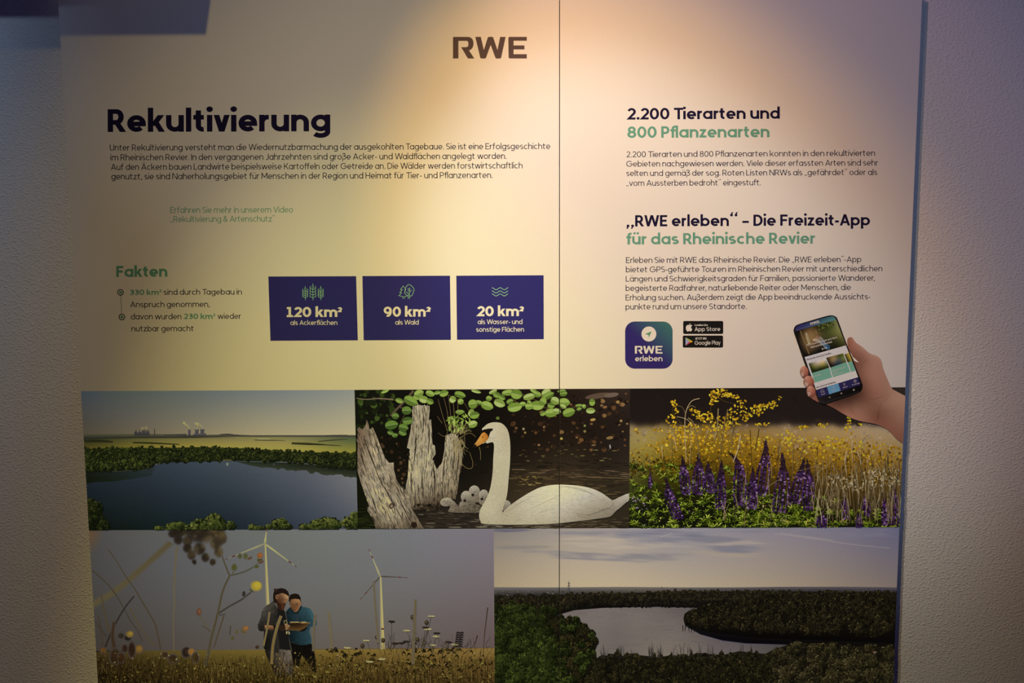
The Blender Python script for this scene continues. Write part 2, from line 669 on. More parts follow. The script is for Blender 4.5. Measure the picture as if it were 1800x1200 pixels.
def glyph(ch, w):
    """strokes [(points, closed)], quads, discs, width in cap heights"""
    h = w / 2
    S, Q, D = [], [], []
    r = 0.262
    m = XH / 2
    ry = m - h

    def L(*p):
        S.append((list(p), False))

    def O(cx, cy, rx, ry_):
        S.append((arc(cx, cy, rx, ry_, 0, 360, 24)[:-1], True))

    def G(x0, y0, x1, y1, k=1.0):
        """diagonal with flat ends"""
        e = w * k * math.hypot(x1 - x0, y1 - y0) / abs(y1 - y0) / 2
        Q.append([(x0 - e, y0), (x0 + e, y0), (x1 + e, y1), (x1 - e, y1)])
        return e
    dot = max(w * 0.62, 0.075)
    if ch == ' ':
        return S, Q, D, 0.24
    base = {'ä': 'a', 'ö': 'o', 'ü': 'u', 'Ä': 'A'}.get(ch)
    if base:
        S, Q, D, W = glyph(base, w)
        yy = 1.0 if base != 'A' else 1.17
        for s in (-1, 1):
            D.append((W / 2 + s * 0.125 - (0.0 if base in 'oA' else 0.02), yy, dot * 0.85))
        return S, Q, D, W
    if ch in 'aoqdbpg':
        O(h + r, m, r, ry)
        W = 2 * r + w
        if ch == 'a':
            L((2 * r + h, XH), (2 * r + h, 0))
        if ch == 'd':
            L((2 * r + h, ASC), (2 * r + h, 0))
        if ch == 'q':
            L((2 * r + h, XH), (2 * r + h, -DSC))
        if ch == 'b':
            L((h, ASC), (h, 0))
        if ch == 'p':
            L((h, XH), (h, -DSC))
        if ch == 'g':
            S.append(([(2 * r + h, XH)] + arc(h + r, -0.02, r, DSC - h - 0.02, 0, -148), False))
        return S, Q, D, W
    if ch in 'ce':
        rr = r * 0.96
        if ch == 'c':
            S.append((arc(h + rr, m, rr, ry, 48, 312), False))
            return S, Q, D, 2 * rr + w - 0.06
        S.append(([(h * 1.2, m - 0.02)] + [(h + 2 * rr, m - 0.02)] + arc(h + rr, m, rr, ry, 0, 314), False))
        return S, Q, D, 2 * rr + w
    if ch in 'nhmur':
        ra = 0.235 if ch in 'nhu' else 0.215
        if ch in 'nh':
            L((h, XH if ch == 'n' else ASC), (h, 0))
            S.append((arc(h + ra, XH - h - ra, ra, ra, 180, 0) + [(h + 2 * ra, 0)], False))
            return S, Q, D, 2 * ra + w
        if ch == 'm':
            L((h, XH), (h, 0))
            for k in (0, 1):
                S.append((arc(h + ra + 2 * ra * k, XH - h - ra, ra, ra, 180, 0) + [(h + 2 * ra * (k + 1), 0)], False))
            return S, Q, D, 4 * ra + w
        if ch == 'u':
            L((h + 2 * ra, XH), (h + 2 * ra, 0))
            S.append(([(h, XH)] + arc(h + ra, h + ra, ra, ra, 180, 360), False))
            return S, Q, D, 2 * ra + w
        L((h, XH), (h, 0))
        S.append((arc(h + 0.23, XH - h - 0.23, 0.23, 0.23, 180, 82), False))
        return S, Q, D, 0.28 + h
    if ch in 'ijl1I':
        if ch == 'l':
            L((h, ASC), (h, 0))
        elif ch == 'I':
            L((h, 1), (h, 0))
        elif ch == '1':
            L((0.27, 1), (0.27, 0))
            L((0.02, h), (0.52, h))
            L((0.03, 0.93 - h * .4), (0.27, 1 - h))
            return S, Q, D, 0.54
        else:
            if ch == 'i':
                L((h, XH), (h, 0))
            else:
                S.append(([(h, XH)] + arc(h - 0.17, -0.1, 0.17, 0.17, 0, -80), False))
            D.append((h, 0.985, dot))
        return S, Q, D, w
    if ch == 't':
        x = 0.09 + h
        S.append(([(x, XH + 0.2)] + arc(x + 0.16, h + 0.16, 0.16, 0.16, 180, 285), False))
        L((0, XH - h), (0.40, XH - h))
        return S, Q, D, 0.41 + h * .3
    if ch == 'f':
        x = 0.09 + h
        S.append(([(x, 0)] + arc(x + 0.17, ASC - h - 0.17, 0.17, 0.17, 180, 75), False))
        L((0, XH - h), (0.38, XH - h))
        return S, Q, D, 0.38 + h * .2
    if ch in 'sS':
        top, rx = (XH, 0.185) if ch == 's' else (1.0, 0.235)
        a = (top - w) / 4
        cx = h + rx
        S.append((arc(cx, top - h - a, rx, a, 38, 270) + arc(cx, h + a, rx * 1.05, a, 90, -142)[1:], False))
        return S, Q, D, 2 * rx + w
    if ch == 'k':
        L((h, ASC), (h, 0))
        G(h + 0.08, 0.26, 0.50, XH)
        G(h + 0.20, 0.42, 0.53, 0)
        return S, Q, D, 0.51 + h
    if ch in 'vwyxz':
        if ch == 'v':
            G(h, XH, 0.30, 0)
            G(0.60 - h, XH, 0.30, 0)
            return S, Q, D, 0.60
        if ch == 'y':
            G(h, XH, 0.30, 0)
            G(0.60 - h, XH, 0.19, -DSC)
            return S, Q, D, 0.60
        if ch == 'w':
            for a, b in ((h, 0.25), (0.46, 0.25), (0.46, 0.67), (0.92 - h, 0.67)):
                G(a, XH, b, 0)
            return S, Q, D, 0.92
        if ch == 'x':
            G(h, XH, 0.56 - h, 0)
            G(0.56 - h, XH, h, 0)
            return S, Q, D, 0.56
        L((0.02, XH - h), (0.50, XH - h))
        L((0.0, h), (0.52, h))
        G(h * 1.3, h * 1.2, 0.50 - h * 1.3, XH - h * 1.2)
        return S, Q, D, 0.52
    if ch == 'ß':
        q = 0.19
        S.append(([(h, -DSC)] + [(h, 0.82)] + arc(h + q, ASC - h - q, q, q, 180, -70) + [(h + 0.16, 0.60)]
                  + arc(h + 0.19, 0.31, 0.26, 0.31 - h, 82, -115), False))
        return S, Q, D, 0.44 + w
    # capitals
    if ch == 'A':
        G(0.0 + h, 0, 0.40, 1)
        G(0.80 - h, 0, 0.40, 1)
        L((0.2, 0.30), (0.6, 0.30))
        return S, Q, D, 0.80
    if ch in 'EFLTH':
        if ch == 'T':
            L((0.0, 1 - h), (0.68, 1 - h))
            L((0.34, 1), (0.34, 0))
            return S, Q, D, 0.68
        L((h, 1), (h, 0))
        if ch == 'H':
            L((0.70 - h, 1), (0.70 - h, 0))
            L((h, 0.5), (0.70 - h, 0.5))
            return S, Q, D, 0.70
        if ch in 'EF':
            L((h, 1 - h), (0.57, 1 - h))
            L((h, 0.5), (0.52, 0.5))
        if ch in 'EL':
            L((h, h), (0.57 if ch == 'E' else 0.53, h))
        return S, Q, D, 0.58 if ch != 'L' else 0.53
    if ch == 'D':
        S.append(([(h, h), (h, 1 - h), (0.30, 1 - h)] + arc(0.30, 0.5, 0.42 - h, 0.5 - h, 90, -90) + [], True))
        return S, Q, D, 0.72
    if ch in 'PRB':
        S.append(([(h, 0.42), (h, 1 - h), (0.34, 1 - h)] + arc(0.34, 0.71 - h / 2, 0.27 - h, 0.29 - h / 2, 90, -90), True))
        L((h, 0.6), (h, 0))
        if ch == 'R':
            G(0.34, 0.42, 0.64 - h * .6, 0)
            return S, Q, D, 0.66
        if ch == 'B':
            S.append(([(h, h), (h, 0.45), (0.36, 0.45)] + arc(0.36, 0.225 + h / 2, 0.28 - h, 0.225 - h / 2, 90, -90), True))
            return S, Q, D, 0.64
        return S, Q, D, 0.61
    if ch in 'OGCQ':
        R_ = 0.42
        if ch == 'O':
            O(h + R_, 0.5, R_, 0.5 - h)
            return S, Q, D, 2 * R_ + w
        if ch == 'G':
            S.append((arc(h + R_, 0.5, R_, 0.5 - h, 42, 360) + [(h + R_ * 1.0, 0.5)], False))
            return S, Q, D, 2 * R_ + w
        S.append((arc(h + R_, 0.5, R_, 0.5 - h, 42, 318), False))
        return S, Q, D, 2 * R_ + w * .6
    if ch == 'J':
        S.append(([(0.40, 1)] + arc(0.40 - 0.2, h + 0.2, 0.2, 0.2, 0, -140), False))
        return S, Q, D, 0.40 + h
    if ch == 'K':
        L((h, 1), (h, 0))
        G(h + 0.08, 0.38, 0.62, 1)
        G(h + 0.22, 0.55, 0.66, 0)
        return S, Q, D, 0.68
    if ch in 'MN':
        W = 0.88 if ch == 'M' else 0.76
        L((h, 1), (h, 0))
        L((W - h, 1), (W - h, 0))
        if ch == 'N':
            G(h * 1.3, 1, W - h * 1.3, 0)
        else:
            G(h * 1.2, 1, W / 2, 0.22)
            G(W - h * 1.2, 1, W / 2, 0.22)
        return S, Q, D, W
    if ch == 'U':
        S.append(([(h, 1)] + arc(h + 0.275, h + 0.275, 0.275, 0.275, 180, 360) + [(h + 0.55, 1)], False))
        return S, Q, D, 0.55 + w
    if ch == 'V':
        G(h, 1, 0.38, 0)
        G(0.76 - h, 1, 0.38, 0)
        return S, Q, D, 0.76
    if ch == 'W':
        for a, b in ((h, 0.30), (0.58, 0.30), (0.58, 0.86), (1.16 - h, 0.86)):
            G(a, 1, b, 0)
        return S, Q, D, 1.16
    if ch == 'Z':
        L((0.02, 1 - h), (0.60, 1 - h))
        L((0, h), (0.62, h))
        G(h * 1.3, h * 1.2, 0.60 - h * 1.3, 1 - h * 1.2)
        return S, Q, D, 0.62
    # figures
    if ch == '0':
        O(h + 0.25, 0.5, 0.25, 0.5 - h)
        return S, Q, D, 0.50 + w
    if ch in '2²':
        q = 0.22
        S.append((arc(h + q, 1 - h - q * 1.05, q, q * 1.05, 165, -38) + [(h + 0.02, h), (0.50 + h, h)], False))
        W = 0.50 + h
    elif ch == '3':
        q = 0.21
        S.append((arc(h + q, 1 - h - q * .98, q, q * .98, 145, -90) + arc(h + q, h + 0.265, q * 1.12, 0.265, 90, -145), False))
        W = 2 * q + w + .02
    elif ch == '8':
        O(h + 0.24, 1 - h - 0.2, 0.20, 0.2)
        O(h + 0.24, h + (1 - w - 0.4) / 2, 0.24, (1 - w - 0.4) / 2)
        W = 0.48 + w
    elif ch == '9':
        O(h + 0.24, 1 - h - 0.26, 0.24, 0.26)
        S.append((arc(h + 0.24, 0.5, 0.24, 0.5 - h, 40, -110), False))
        W = 0.48 + w
    elif ch == '&':
        S.append(([(0.66, 0.0)] + [(0.22, 0.62)] + arc(0.32, 0.80 - h / 2, 0.15, 0.2 - h / 2, 200, -20)
                  + [(0.28, 0.50)] + arc(0.28, 0.26, 0.26 - h, 0.26 - h, 120, 290) + [(0.5, 0.18), (0.62, 0.42)], False))
        return S, Q, D, 0.68
    elif ch == '.':
        D.append((dot, dot * .9, dot))
        return S, Q, D, 2 * dot
    elif ch == ',':
        Q.append([(0.0, -0.16), (w * .8, -0.16), (w * 1.5, dot * 2), (w * .5, dot * 2)])
        return S, Q, D, w * 1.5
    elif ch in '-–':
        L((0.02, 0.36), (0.32 if ch == '-' else 0.52, 0.36))
        return S, Q, D, 0.34 if ch == '-' else 0.54
    elif ch in '„“':
        y0 = 0.06 if ch == '„' else 0.97
        k = max(w, 0.11)
        for a in (0, 1):
            x = k * .7 + a * k * 1.9
            D.append((x, y0, k * .62))
            if ch == '„':
                Q.append([(x - k * .75, y0 - k * 1.4), (x - k * .15, y0 - k * 1.4), (x + k * .62, y0), (x - k * .2, y0)])
            else:
                Q.append([(x - k * .62, y0), (x + k * .2, y0), (x + k * .75, y0 + k * 1.4), (x + k * .15, y0 + k * 1.4)])
        return S, Q, D, k * 3.3
    else:
        raise ValueError('no glyph for %r' % ch)
    if ch == '²':
        f = 0.50
        S = [([(x * f, 0.52 + y * f) for x, y in p], c) for p, c in S]
        return S, Q, D, W * f
    return S, Q, D, W


def ribbon(points, w, closed):
    P = np.asarray(points, float)
    keep = np.ones(len(P), bool)
    keep[1:] = np.linalg.norm(np.diff(P, axis=0), axis=1) > 1e-6
    P = P[keep]
    n = len(P)
    nxt = np.roll(P, -1, 0) - P
    if not closed:
        nxt[-1] = nxt[-2]
    nxt /= np.linalg.norm(nxt, axis=1, keepdims=True)
    prv = np.roll(nxt, 1, 0)
    if not closed:
        prv[0] = nxt[0]
    nn = np.stack([-nxt[:, 1], nxt[:, 0]], 1)
    pn = np.stack([-prv[:, 1], prv[:, 0]], 1)
    b = nn + pn
    b /= np.maximum(np.linalg.norm(b, axis=1, keepdims=True), 1e-6)
    k = 1 / np.maximum((b * nn).sum(1), 0.45)
    A = P + b * (k * w / 2)[:, None]
    B = P - b * (k * w / 2)[:, None]
    idx = np.arange(n if closed else n - 1)
    j = (idx + 1) % n
    return np.concatenate([np.stack([A[idx], B[idx], B[j]], 1), np.stack([A[idx], B[j], A[j]], 1)])


_cache = {}


def glyph_tris(ch, w):
    k = (ch, w)
    if k not in _cache:
        S, Q, D, W = glyph(ch, w)
        T, F = [], []
        ww = w * (0.62 if ch == '²' else 1.0)
        for p, c in S:
            T.append(ribbon(p, ww, c))
        for q in Q:
            T.append(fan(q))
        for x, y, r in D:
            T.append(fan(ell(x, y, r, r, 0, 12)))
        F = [i * 1.2e-5 + np.tile(np.arange((len(a) + 1) // 2), 2)[:len(a)] * (5e-7 if i < len(S) else 0.0) for i, a in enumerate(T)]
        _cache[k] = (np.concatenate(T) if T else np.zeros((0, 3, 2)), W, np.concatenate(F) if F else np.zeros(0))
    return _cache[k]


KERN = {('T', 'a'): -.14, ('T', 'i'): -.06, ('T', 'o'): -.12, ('W', 'a'): -.07, ('W', 'ä'): -.07, ('V', 'i'): -.02, ('r', 't'): -.03, ('r', '.'): -.08,
        ('f', 'l'): -.08, ('f', 'f'): -.09, ('f', 't'): -.06, ('r', 'a'): -.03, ('f', 'ü'): -.03, ('f', 'e'): -.04, ('r', ','): -.08}


def text(ink, s, x0, y0, x1, y1, cap, weight, col):
    """one printed line; baseline from (x0,y0) to (x1,y1) in pixels, letters of the given cap height"""
    sb = 0.088 if weight < 0.15 else 0.075
    x = 0.0
    T, F, last = [], [], None
    for ch in s:
        t, W, fl = glyph_tris(ch, weight)
        tight = 0.7 if ch in 'vwyVWAT-' else 1.0
        if last and last != ' ' and ch != ' ':
            x += sb * min(tight, 0.7 if last in 'vwyVWAT-' else 1.0) + KERN.get((last, ch), 0)
        if ch == ' ' or last == ' ':
            x += 0.05
        T.append(t + np.array([x, 0]))
        F.append(fl)
        x += W
        last = ch
    T = np.concatenate(T)
    d = np.array([x1 - x0, y1 - y0], float)
    ln = np.linalg.norm(d)
    d /= ln
    up = np.array([d[1], -d[0]])
    fx = ln / x
    px = np.array([x0, y0]) + T[..., 0:1] * fx * d + T[..., 1:2] * cap * up
    ink.add(px, np.asarray(col), None, np.concatenate(F))
    ink.raise_()


NAVY = (0.012, 0.009, 0.045)
GREEN = (0.135, 0.37, 0.29)
BOXBLUE = (0.03, 0.029, 0.22)
WHITE = (0.78, 0.78, 0.78)


# ------------------------------------------------------------------ lettering on the boards
LP, RP = {'L': PAN['L']}, {'R': PAN['R']}
BOTH = {'L': PAN['L'], 'R': PAN['R']}
H0 = 0.00004      # ink above bare paper
H1 = 0.0008       # second pass (on fact boxes, photographs)

LOGO = [
    [(162, 156), (172, 148), (430, 148), (475, 160), (505, 188), (521, 230), (522, 290), (508, 335), (482, 368), (445, 388), (538, 528), (425, 528), (310, 338), (312, 330), (392, 330), (420, 320), (432, 298), (432, 252), (425, 228), (402, 218), (258, 218), (258, 528), (162, 528)],
    [(555, 148), (652, 148), (705, 378), (775, 156), (787, 148), (856, 148), (868, 156), (945, 378), (992, 148), (1088, 148), (1008, 516), (995, 528), (922, 528), (910, 518), (825, 290), (741, 518), (728, 528), (655, 528), (642, 516)],
    [(1135, 166), (1150, 148), (1460, 148), (1460, 216), (1228, 216), (1228, 298), (1418, 298), (1418, 368), (1228, 368), (1228, 452), (1460, 452), (1460, 528), (1160, 528), (1140, 510)]]


def logo(ink, fn, col):
    for p in LOGO:
        ink.add(cdt([fn(a, b) for a, b in p]), np.asarray(col))
    ink.raise_()


def lines(name, parents, rows, label=None, base=H0):
    k = Ink(base)
    for r in rows:
        text(k, *r)
    return emit(name, k, parents, label=label)


RG, BD = 0.112, 0.205
k = Ink(H0)
logo(k, lambda a, b: (780 + a / 10, 50 + b / 10), (0.105, 0.078, 0.085))
emit('logo_lettering', k, LP, label='dark grey three letter logo')

lines('headline', LP, [('Rekultivierung', 189.3, 231.9, 580.6, 230.6, 40.0, 0.205, NAVY)], 'large bold dark blue headline')
lines('body_text', LP, [
    ('Unter Rekultivierung versteht man die Wiedernutzbarmachung der ausgekohlten Tagebaue. Sie ist eine Erfolgsgeschichte', 193, 264.6, 967.2, 262.0, 10.7, RG, NAVY),
    ('im Rheinischen Revier. In den vergangenen Jahrzehnten sind große Acker- und Waldflächen angelegt worden.', 194.2, 281.8, 890.5, 279.2, 10.7, RG, NAVY),
    ('Auf den Äckern bauen Landwirte beispielsweise Kartoffeln oder Getreide an. Die Wälder werden forstwirtschaftlich', 195, 298.7, 918.5, 295.9, 10.7, RG, NAVY),
    ('genutzt, sie sind Naherholungsgebiet für Menschen in der Region und Heimat für Tier- und Pflanzenarten.', 195.6, 315.4, 866, 312.8, 10.7, RG, NAVY)])
lines('caption', LP, [
    ('Erfahren Sie mehr in unserem Video', 299.2, 374.1, 515, 373.3, 10.4, 0.1, GREEN),
    ('„Rekultivierung & Artenschutz“', 300, 390.2, 483, 389.3, 10.4, 0.1, GREEN)], 'green caption')
lines('subheading', LP, [('Fakten', 204.4, 486.7, 294.3, 486.2, 19.4, 0.205, GREEN)], 'bold green subheading')
lines('bullet_text', LP, [
    ('330 km²', 228, 518.4, 283.6, 518.2, 9.6, 0.18, GREEN), ('sind durch Tagebau in', 287.6, 518.0, 425.2, 517.5, 9.9, 0.115, NAVY),
    ('Anspruch genommen,', 229, 539.8, 368.9, 539.2, 9.9, 0.115, NAVY),
    ('davon wurden', 230, 561.2, 318.8, 560.8, 9.9, 0.115, NAVY), ('230 km²', 323.2, 560.6, 378.3, 560.4, 9.6, 0.18, GREEN), ('wieder', 382.6, 560.4, 423.6, 560.2, 9.9, 0.115, NAVY),
    ('nutzbar gemacht', 231.1, 582.3, 340.6, 581.8, 9.9, 0.115, NAVY)])
for cx, cy in ((211.8, 513.7), (214.3, 556.9)):
    k = Ink(H0)
    k.raise_(); k.add(ribbon(ell(cx, cy, 5.0, 5.0, 0, 28), 1.5, True), NAVY)
    k.add(fan(ell(cx, cy, 2.9, 2.9, 0, 20)), GREEN)
    emit('bullet_marker', k, LP, label='ring with a green dot')
k = Ink(H0)
k.raise_(); k.add(ribbon([(212.2, 519.4), (213.9, 551.2)], 0.7, False), NAVY)
emit('connecting_line', k, LP)

# three fact boxes
ICON = (0.30, 0.66, 0.42)


def wheat(k, cx, top, bot, hw, sc=1.0):
    k.raise_(); k.add(ribbon([(cx, top), (cx, top + 2.4)], 0.7, False), ICON)
    y0 = top + 2.4
    k.raise_(); k.add(ribbon([(cx - 1.6, y0 + 4.5), (cx - 1.2, y0 + 2), (cx, y0), (cx + 1.2, y0 + 2), (cx + 1.6, y0 + 4.5), (cx, y0 + 6)], 0.65, True), ICON)
    k.raise_(); k.add(ribbon([(cx, y0 + 6), (cx + .3, bot)], 0.8, False), ICON)
    n = 4
    yb = bot - 4.2
    for i in range(n):
        y = y0 + 6.5 + (yb - y0 - 6.5) * (i + .35) / (n - .6)
        for s in (-1, 1):
            k.raise_(); k.add(ribbon([(cx + .2, y), (cx + s * hw * .55, y - .7), (cx + s * hw, y - 2.8), (cx + s * hw * .98, y - 3.9)], 0.75, False), ICON)
    for s in (-1, 1):
        k.raise_(); k.add(ribbon([(cx + s * hw * .95, yb - 1.5), (cx + s * hw * .93, y0 + 2.2)], 0.7, False), ICON)


def icon_wheat(k):
    wheat(k, 536.5, 502.6, 527.2, 4.6)
    wheat(k, 549.9, 497.9, 527.4, 5.2)
    wheat(k, 563.7, 502.4, 527.2, 4.6)


def z_(a, b):
    return (460 + a * .15, 470 + b * .15)


def icon_trees(k):
    pine = [(1655, 365), (1655, 340), (1608, 330), (1640, 297), (1618, 292), (1648, 262), (1628, 258), (1658, 216), (1690, 258), (1672, 268)]
    k.raise_(); k.add(ribbon([z_(*p) for p in pine], 0.75, False), ICON)
    k.raise_(); k.add(ribbon([z_(1672, 365), z_(1672, 342), z_(1712, 330)], 0.75, False), ICON)
    crown = smooth([(1712, 335), (1675, 300), (1684, 268), (1690, 232), (1722, 200), (1762, 222), (1786, 258), (1772, 300), (1760, 330), (1738, 335)], 4, False)
    k.raise_(); k.add(ribbon([z_(*p) for p in crown], 0.8, False), ICON)
    for p in ([(1717, 365), (1719, 300), (1690, 288)], [(1733, 365), (1733, 240)], [(1719, 280), (1716, 240)], [(1733, 285), (1762, 262)], [(1733, 262), (1738, 238)]):
        k.raise_(); k.add(ribbon([z_(*q) for q in p], 0.75, False), ICON)


def icon_waves(k):
    for y in (507.3, 512.9, 518.2):
        x = np.linspace(864.5, 893.2, 34)
        k.raise_(); k.add(ribbon(np.stack([x, y + 1.75 * np.cos((x - 864.5) / 28.7 * 4 * math.pi + math.pi * 0.95) * -1 * -1], 1), 0.9, False), ICON)


BOXES = [
    ([(471.6, 485.8), (626.0, 485.2), (629.0, 598.0), (475.4, 598.8)], icon_wheat, [('120 km', 503.5, 557.2, 593.0, 556.8, 17.8, 0.205), ('²', 594, 556.8, 600.3, 556.8, 16.5, 0.26)],
     [('als Ackerflächen', 510.5, 571.0, 593, 570.8, 8.2, 0.12)], 'dark blue box with three ears of wheat'),
    ([(637.0, 485.0), (791.0, 484.4), (792.5, 597.2), (639.2, 598.0)], icon_trees, [('90 km', 674.5, 556.6, 748.2, 556.2, 17.8, 0.205), ('²', 749.6, 556.2, 756.1, 556.2, 16.5, 0.26)],
     [('als Wald', 694.8, 570.4, 736, 570.2, 8.2, 0.12)], 'dark blue box with two trees'),
    ([(802.0, 484.4), (955.6, 483.6), (955.9, 596.0), (803.3, 597.0)], icon_waves, [('20 km', 838.8, 555.7, 912.1, 555.3, 17.8, 0.205), ('²', 913.2, 555.4, 919.9, 555.4, 16.5, 0.26)],
     [('als Wasser- und', 839.7, 569.5, 918.3, 569.3, 8.2, 0.12), ('sonstige Flächen', 837, 582.9, 921, 582.6, 8.2, 0.12)], 'dark blue box with three waves')]
for quad, icf, big, small, lab in BOXES:
    k = Ink(H0)
    k.add(fan(quad), BOXBLUE)
    par = emit('fact_box', k, LP, label=lab)
    k = Ink(H0 + 0.00006)
    icf(k)
    emit('icon', k, par, label='light green line icon')
    k = Ink(H0 + 0.00006)
    for r in big:
        text(k, *r, WHITE)
    emit('figure_lettering', k, par)
    k = Ink(H0 + 0.00006)
    for r in small:
        text(k, *r, WHITE)
    emit('small_lettering', k, par)

# right board
lines('heading', RP, [('2.200 Tierarten und', 1102.8, 210.2, 1370.8, 208.6, 20.3, 0.185, NAVY)], 'bold dark blue heading about animal species')
lines('heading', RP, [('800 Pflanzenarten', 1102.8, 242.4, 1352.6, 241.2, 20.2, 0.185, GREEN)], 'bold green heading about plant species')
lines('body_text', RP, [
    ('2.200 Tierarten und 800 Pflanzenarten konnten in den rekultivierten', 1101.3, 276.3, 1538.2, 273.8, 10.2, RG, NAVY),
    ('Gebieten nachgewiesen werden. Viele dieser erfassten Arten sind sehr', 1101, 292.9, 1543.4, 290.8, 10.2, RG, NAVY),
    ('selten und gemäß der sog. Roten Listen NRWs als „gefährdet“ oder als', 1101, 309.4, 1542, 307.5, 10.2, RG, NAVY),
    ('„vom Aussterben bedroht“ eingestuft.', 1101, 326.7, 1337.3, 325.6, 10.2, RG, NAVY)])
lines('heading', RP, [('„RWE erleben“ – Die Freizeit-App', 1101, 398.0, 1529.3, 396.0, 19.8, 0.185, NAVY)], 'bold dark blue heading about the leisure app')
lines('heading', RP, [('für das Rheinische Revier', 1101, 429.6, 1432.9, 428.2, 19.6, 0.185, GREEN)], 'bold green heading about the region')
lines('body_text', RP, [
    ('Erleben Sie mit RWE das Rheinische Revier. Die „RWE erleben“-App', 1100.4, 462.1, 1514, 460.6, 10.1, RG, NAVY),
    ('bietet GPS-geführte Touren im Rheinischen Revier mit unterschiedlichen', 1100.2, 478.5, 1550.9, 476.7, 10.1, RG, NAVY),
    ('Längen und Schwierigkeitsgraden für Familien, passionierte Wanderer,', 1100, 494.9, 1538, 493.2, 10.1, RG, NAVY),
    ('begeisterte Radfahrer, naturliebende Reiter oder Menschen, die', 1099.8, 511.3, 1495.7, 509.7, 10.1, RG, NAVY),
    ('Erholung suchen. Außerdem zeigt die App beeindruckende Aussichts-', 1099.6, 527.8, 1530.2, 526.1, 10.1, RG, NAVY),
    ('punkte rund um unsere Standorte.', 1099.6, 543.9, 1312.6, 543.1, 10.1, RG, NAVY)])


def rrect(x0, y0, x1, y1, r, n=6):
    p = []
    for cx, cy, a in ((x1 - r, y0 + r, -90), (x1 - r, y1 - r, 0), (x0 + r, y1 - r, 90), (x0 + r, y0 + r, 180)):
        p += arc(cx, cy, r, r, a, a + 90, n)
    return p


def q_(a, b):
    return (1080 + a * .15, 540 + b * .15)


k = Ink(H0)
poly = np.array(rrect(1098.8, 564.9, 1182.4, 647.8, 17, 8))
gx, gy = np.meshgrid(np.linspace(1102, 1180, 14), np.linspace(568, 645, 14))
gm = inside_poly(gx.ravel(), gy.ravel(), poly)
tr = cdt(poly, np.stack([gx.ravel()[gm], gy.ravel()[gm]], 1))
t = np.clip(((tr[..., 0] - 1099) / 84 + (648 - tr[..., 1]) / 83 - 0.95) / 1.0, 0, 1)[..., None]
k.add(tr, np.array([0.035, 0.026, 0.20]) * (1 - t) + np.array([0.055, 0.20, 0.20]) * t)
par = emit('app_icon', k, RP, label='rounded dark blue square fading to teal')
k = Ink(H0 + 0.00006)
k.add(fan(ell(*q_(404, 312), 13.0, 13.2, 0, 36)), (0.8, 0.79, 0.8))
k.raise_(6)
k.add(fan([q_(400, 326), q_(435, 281), q_(360, 313)]), (0.10, 0.34, 0.22))
k.add(fan([q_(400, 326), q_(404, 356), q_(435, 281)]), (0.10, 0.34, 0.22))
emit('compass_badge', k, par, label='white disc with a green arrow')
k = Ink(H0 + 0.00006)
logo(k, lambda a, b: q_(240 + (a - 162) * (322 / 1298), 452 + (b - 148) * (90 / 380)), WHITE)
text(k, 'erleben', *q_(243, 632), *q_(563, 631), 9.6, 0.155, WHITE)
emit('icon_lettering', k, par)

for kk, (x0, y0, x1, y1) in enumerate(((1200.9, 564.0, 1271.2, 586.8), (1200.1, 589.5, 1271.0, 610.8))):
    k = Ink(H0)
    k.add(cdt(rrect(x0, y0, x1, y1, 2.4, 4)), (0.012, 0.012, 0.012))
    par = emit('store_badge', k, RP, label='upper black badge' if kk == 0 else 'lower black badge')
    k = Ink(H0 + 0.00006)
    if kk == 0:
        ap = smooth([(875, 208), (905, 206), (908, 216), (898, 234), (910, 262), (893, 282), (875, 276), (856, 283), (838, 255), (840, 222), (858, 206)], 4)
        k.add(cdt([q_(*p) for p in ap]), WHITE)
        k.add(fan([q_(*p) for p in ((874, 204), (878, 192), (893, 190), (888, 200))]), WHITE)
        emit('fruit_symbol', k, par)
    else:
        for p, c in (([(833, 352), (880, 400), (833, 448)], (0.36, 0.45, 0.75)), ([(833, 350), (898, 386), (880, 400)], (0.42, 0.55, 0.08)),
                     ([(880, 400), (898, 386), (917, 400), (896, 413)], (0.75, 0.55, 0.02)), ([(833, 450), (880, 400), (896, 413)], (0.6, 0.03, 0.06))):
            k.add(fan([q_(*s) for s in p]), c)
        emit('play_triangle', k, par, label='triangle in four colours')
    k = Ink(H0 + 0.00006)
    if kk == 0:
        text(k, 'Laden im', *q_(941, 218), *q_(1093, 218), 3.5, 0.17, WHITE)
        text(k, 'App Store', *q_(939, 279), *q_(1241, 276), 7.0, 0.135, WHITE)
    else:
        text(k, 'JETZT BEI', *q_(944, 377), *q_(1078, 376), 3.6, 0.17, WHITE)
        text(k, 'Google Play', *q_(941, 439), *q_(1243, 436), 7.0, 0.125, WHITE)
    emit('badge_lettering', k, par)


# ------------------------------------------------------------------ printed photographs
def rect_clip(x0, z0, x1, z1):
    return (x0, x1, z0, z1)


ZR1 = float(board(626, 685)[1])
ZR2 = float(board(868.6, 928.9)[1])
XA = float(board(626, 800)[0])
XB = float(board(1106.6, 800)[0])
XD = float(board(868.7, 1050)[0])
CL_A = rect_clip(X_L, ZR2, XA, ZR1)
CL_B = rect_clip(XA, ZR2, XB, ZR1)
CL_C = rect_clip(XB, ZR2, X_R, ZR1)
CL_D = rect_clip(X_L, Z_B, XD, ZR2)
CL_E = rect_clip(XD, Z_B, X_R, ZR2)


def level(n):
    """0 starts a new picture; others print on top of it"""
    if n == 0:
        Ink.live.clear()
    return None


def zoomer(x0, y0, s):
    def f(pts):
        if isinstance(pts, tuple) and not isinstance(pts[0], tuple):
            return (x0 + pts[0] * s, y0 + pts[1] * s)
        return [(x0 + p[0] * s, y0 + p[1] * s) + tuple(p[2:]) for p in pts]
    return f


def box_poly(x0, y0, x1, y1, nx=10):
    return [(x, y0) for x in np.linspace(x0, x1, nx)] + [(x, y1) for x in np.linspace(x1, x0, nx)]


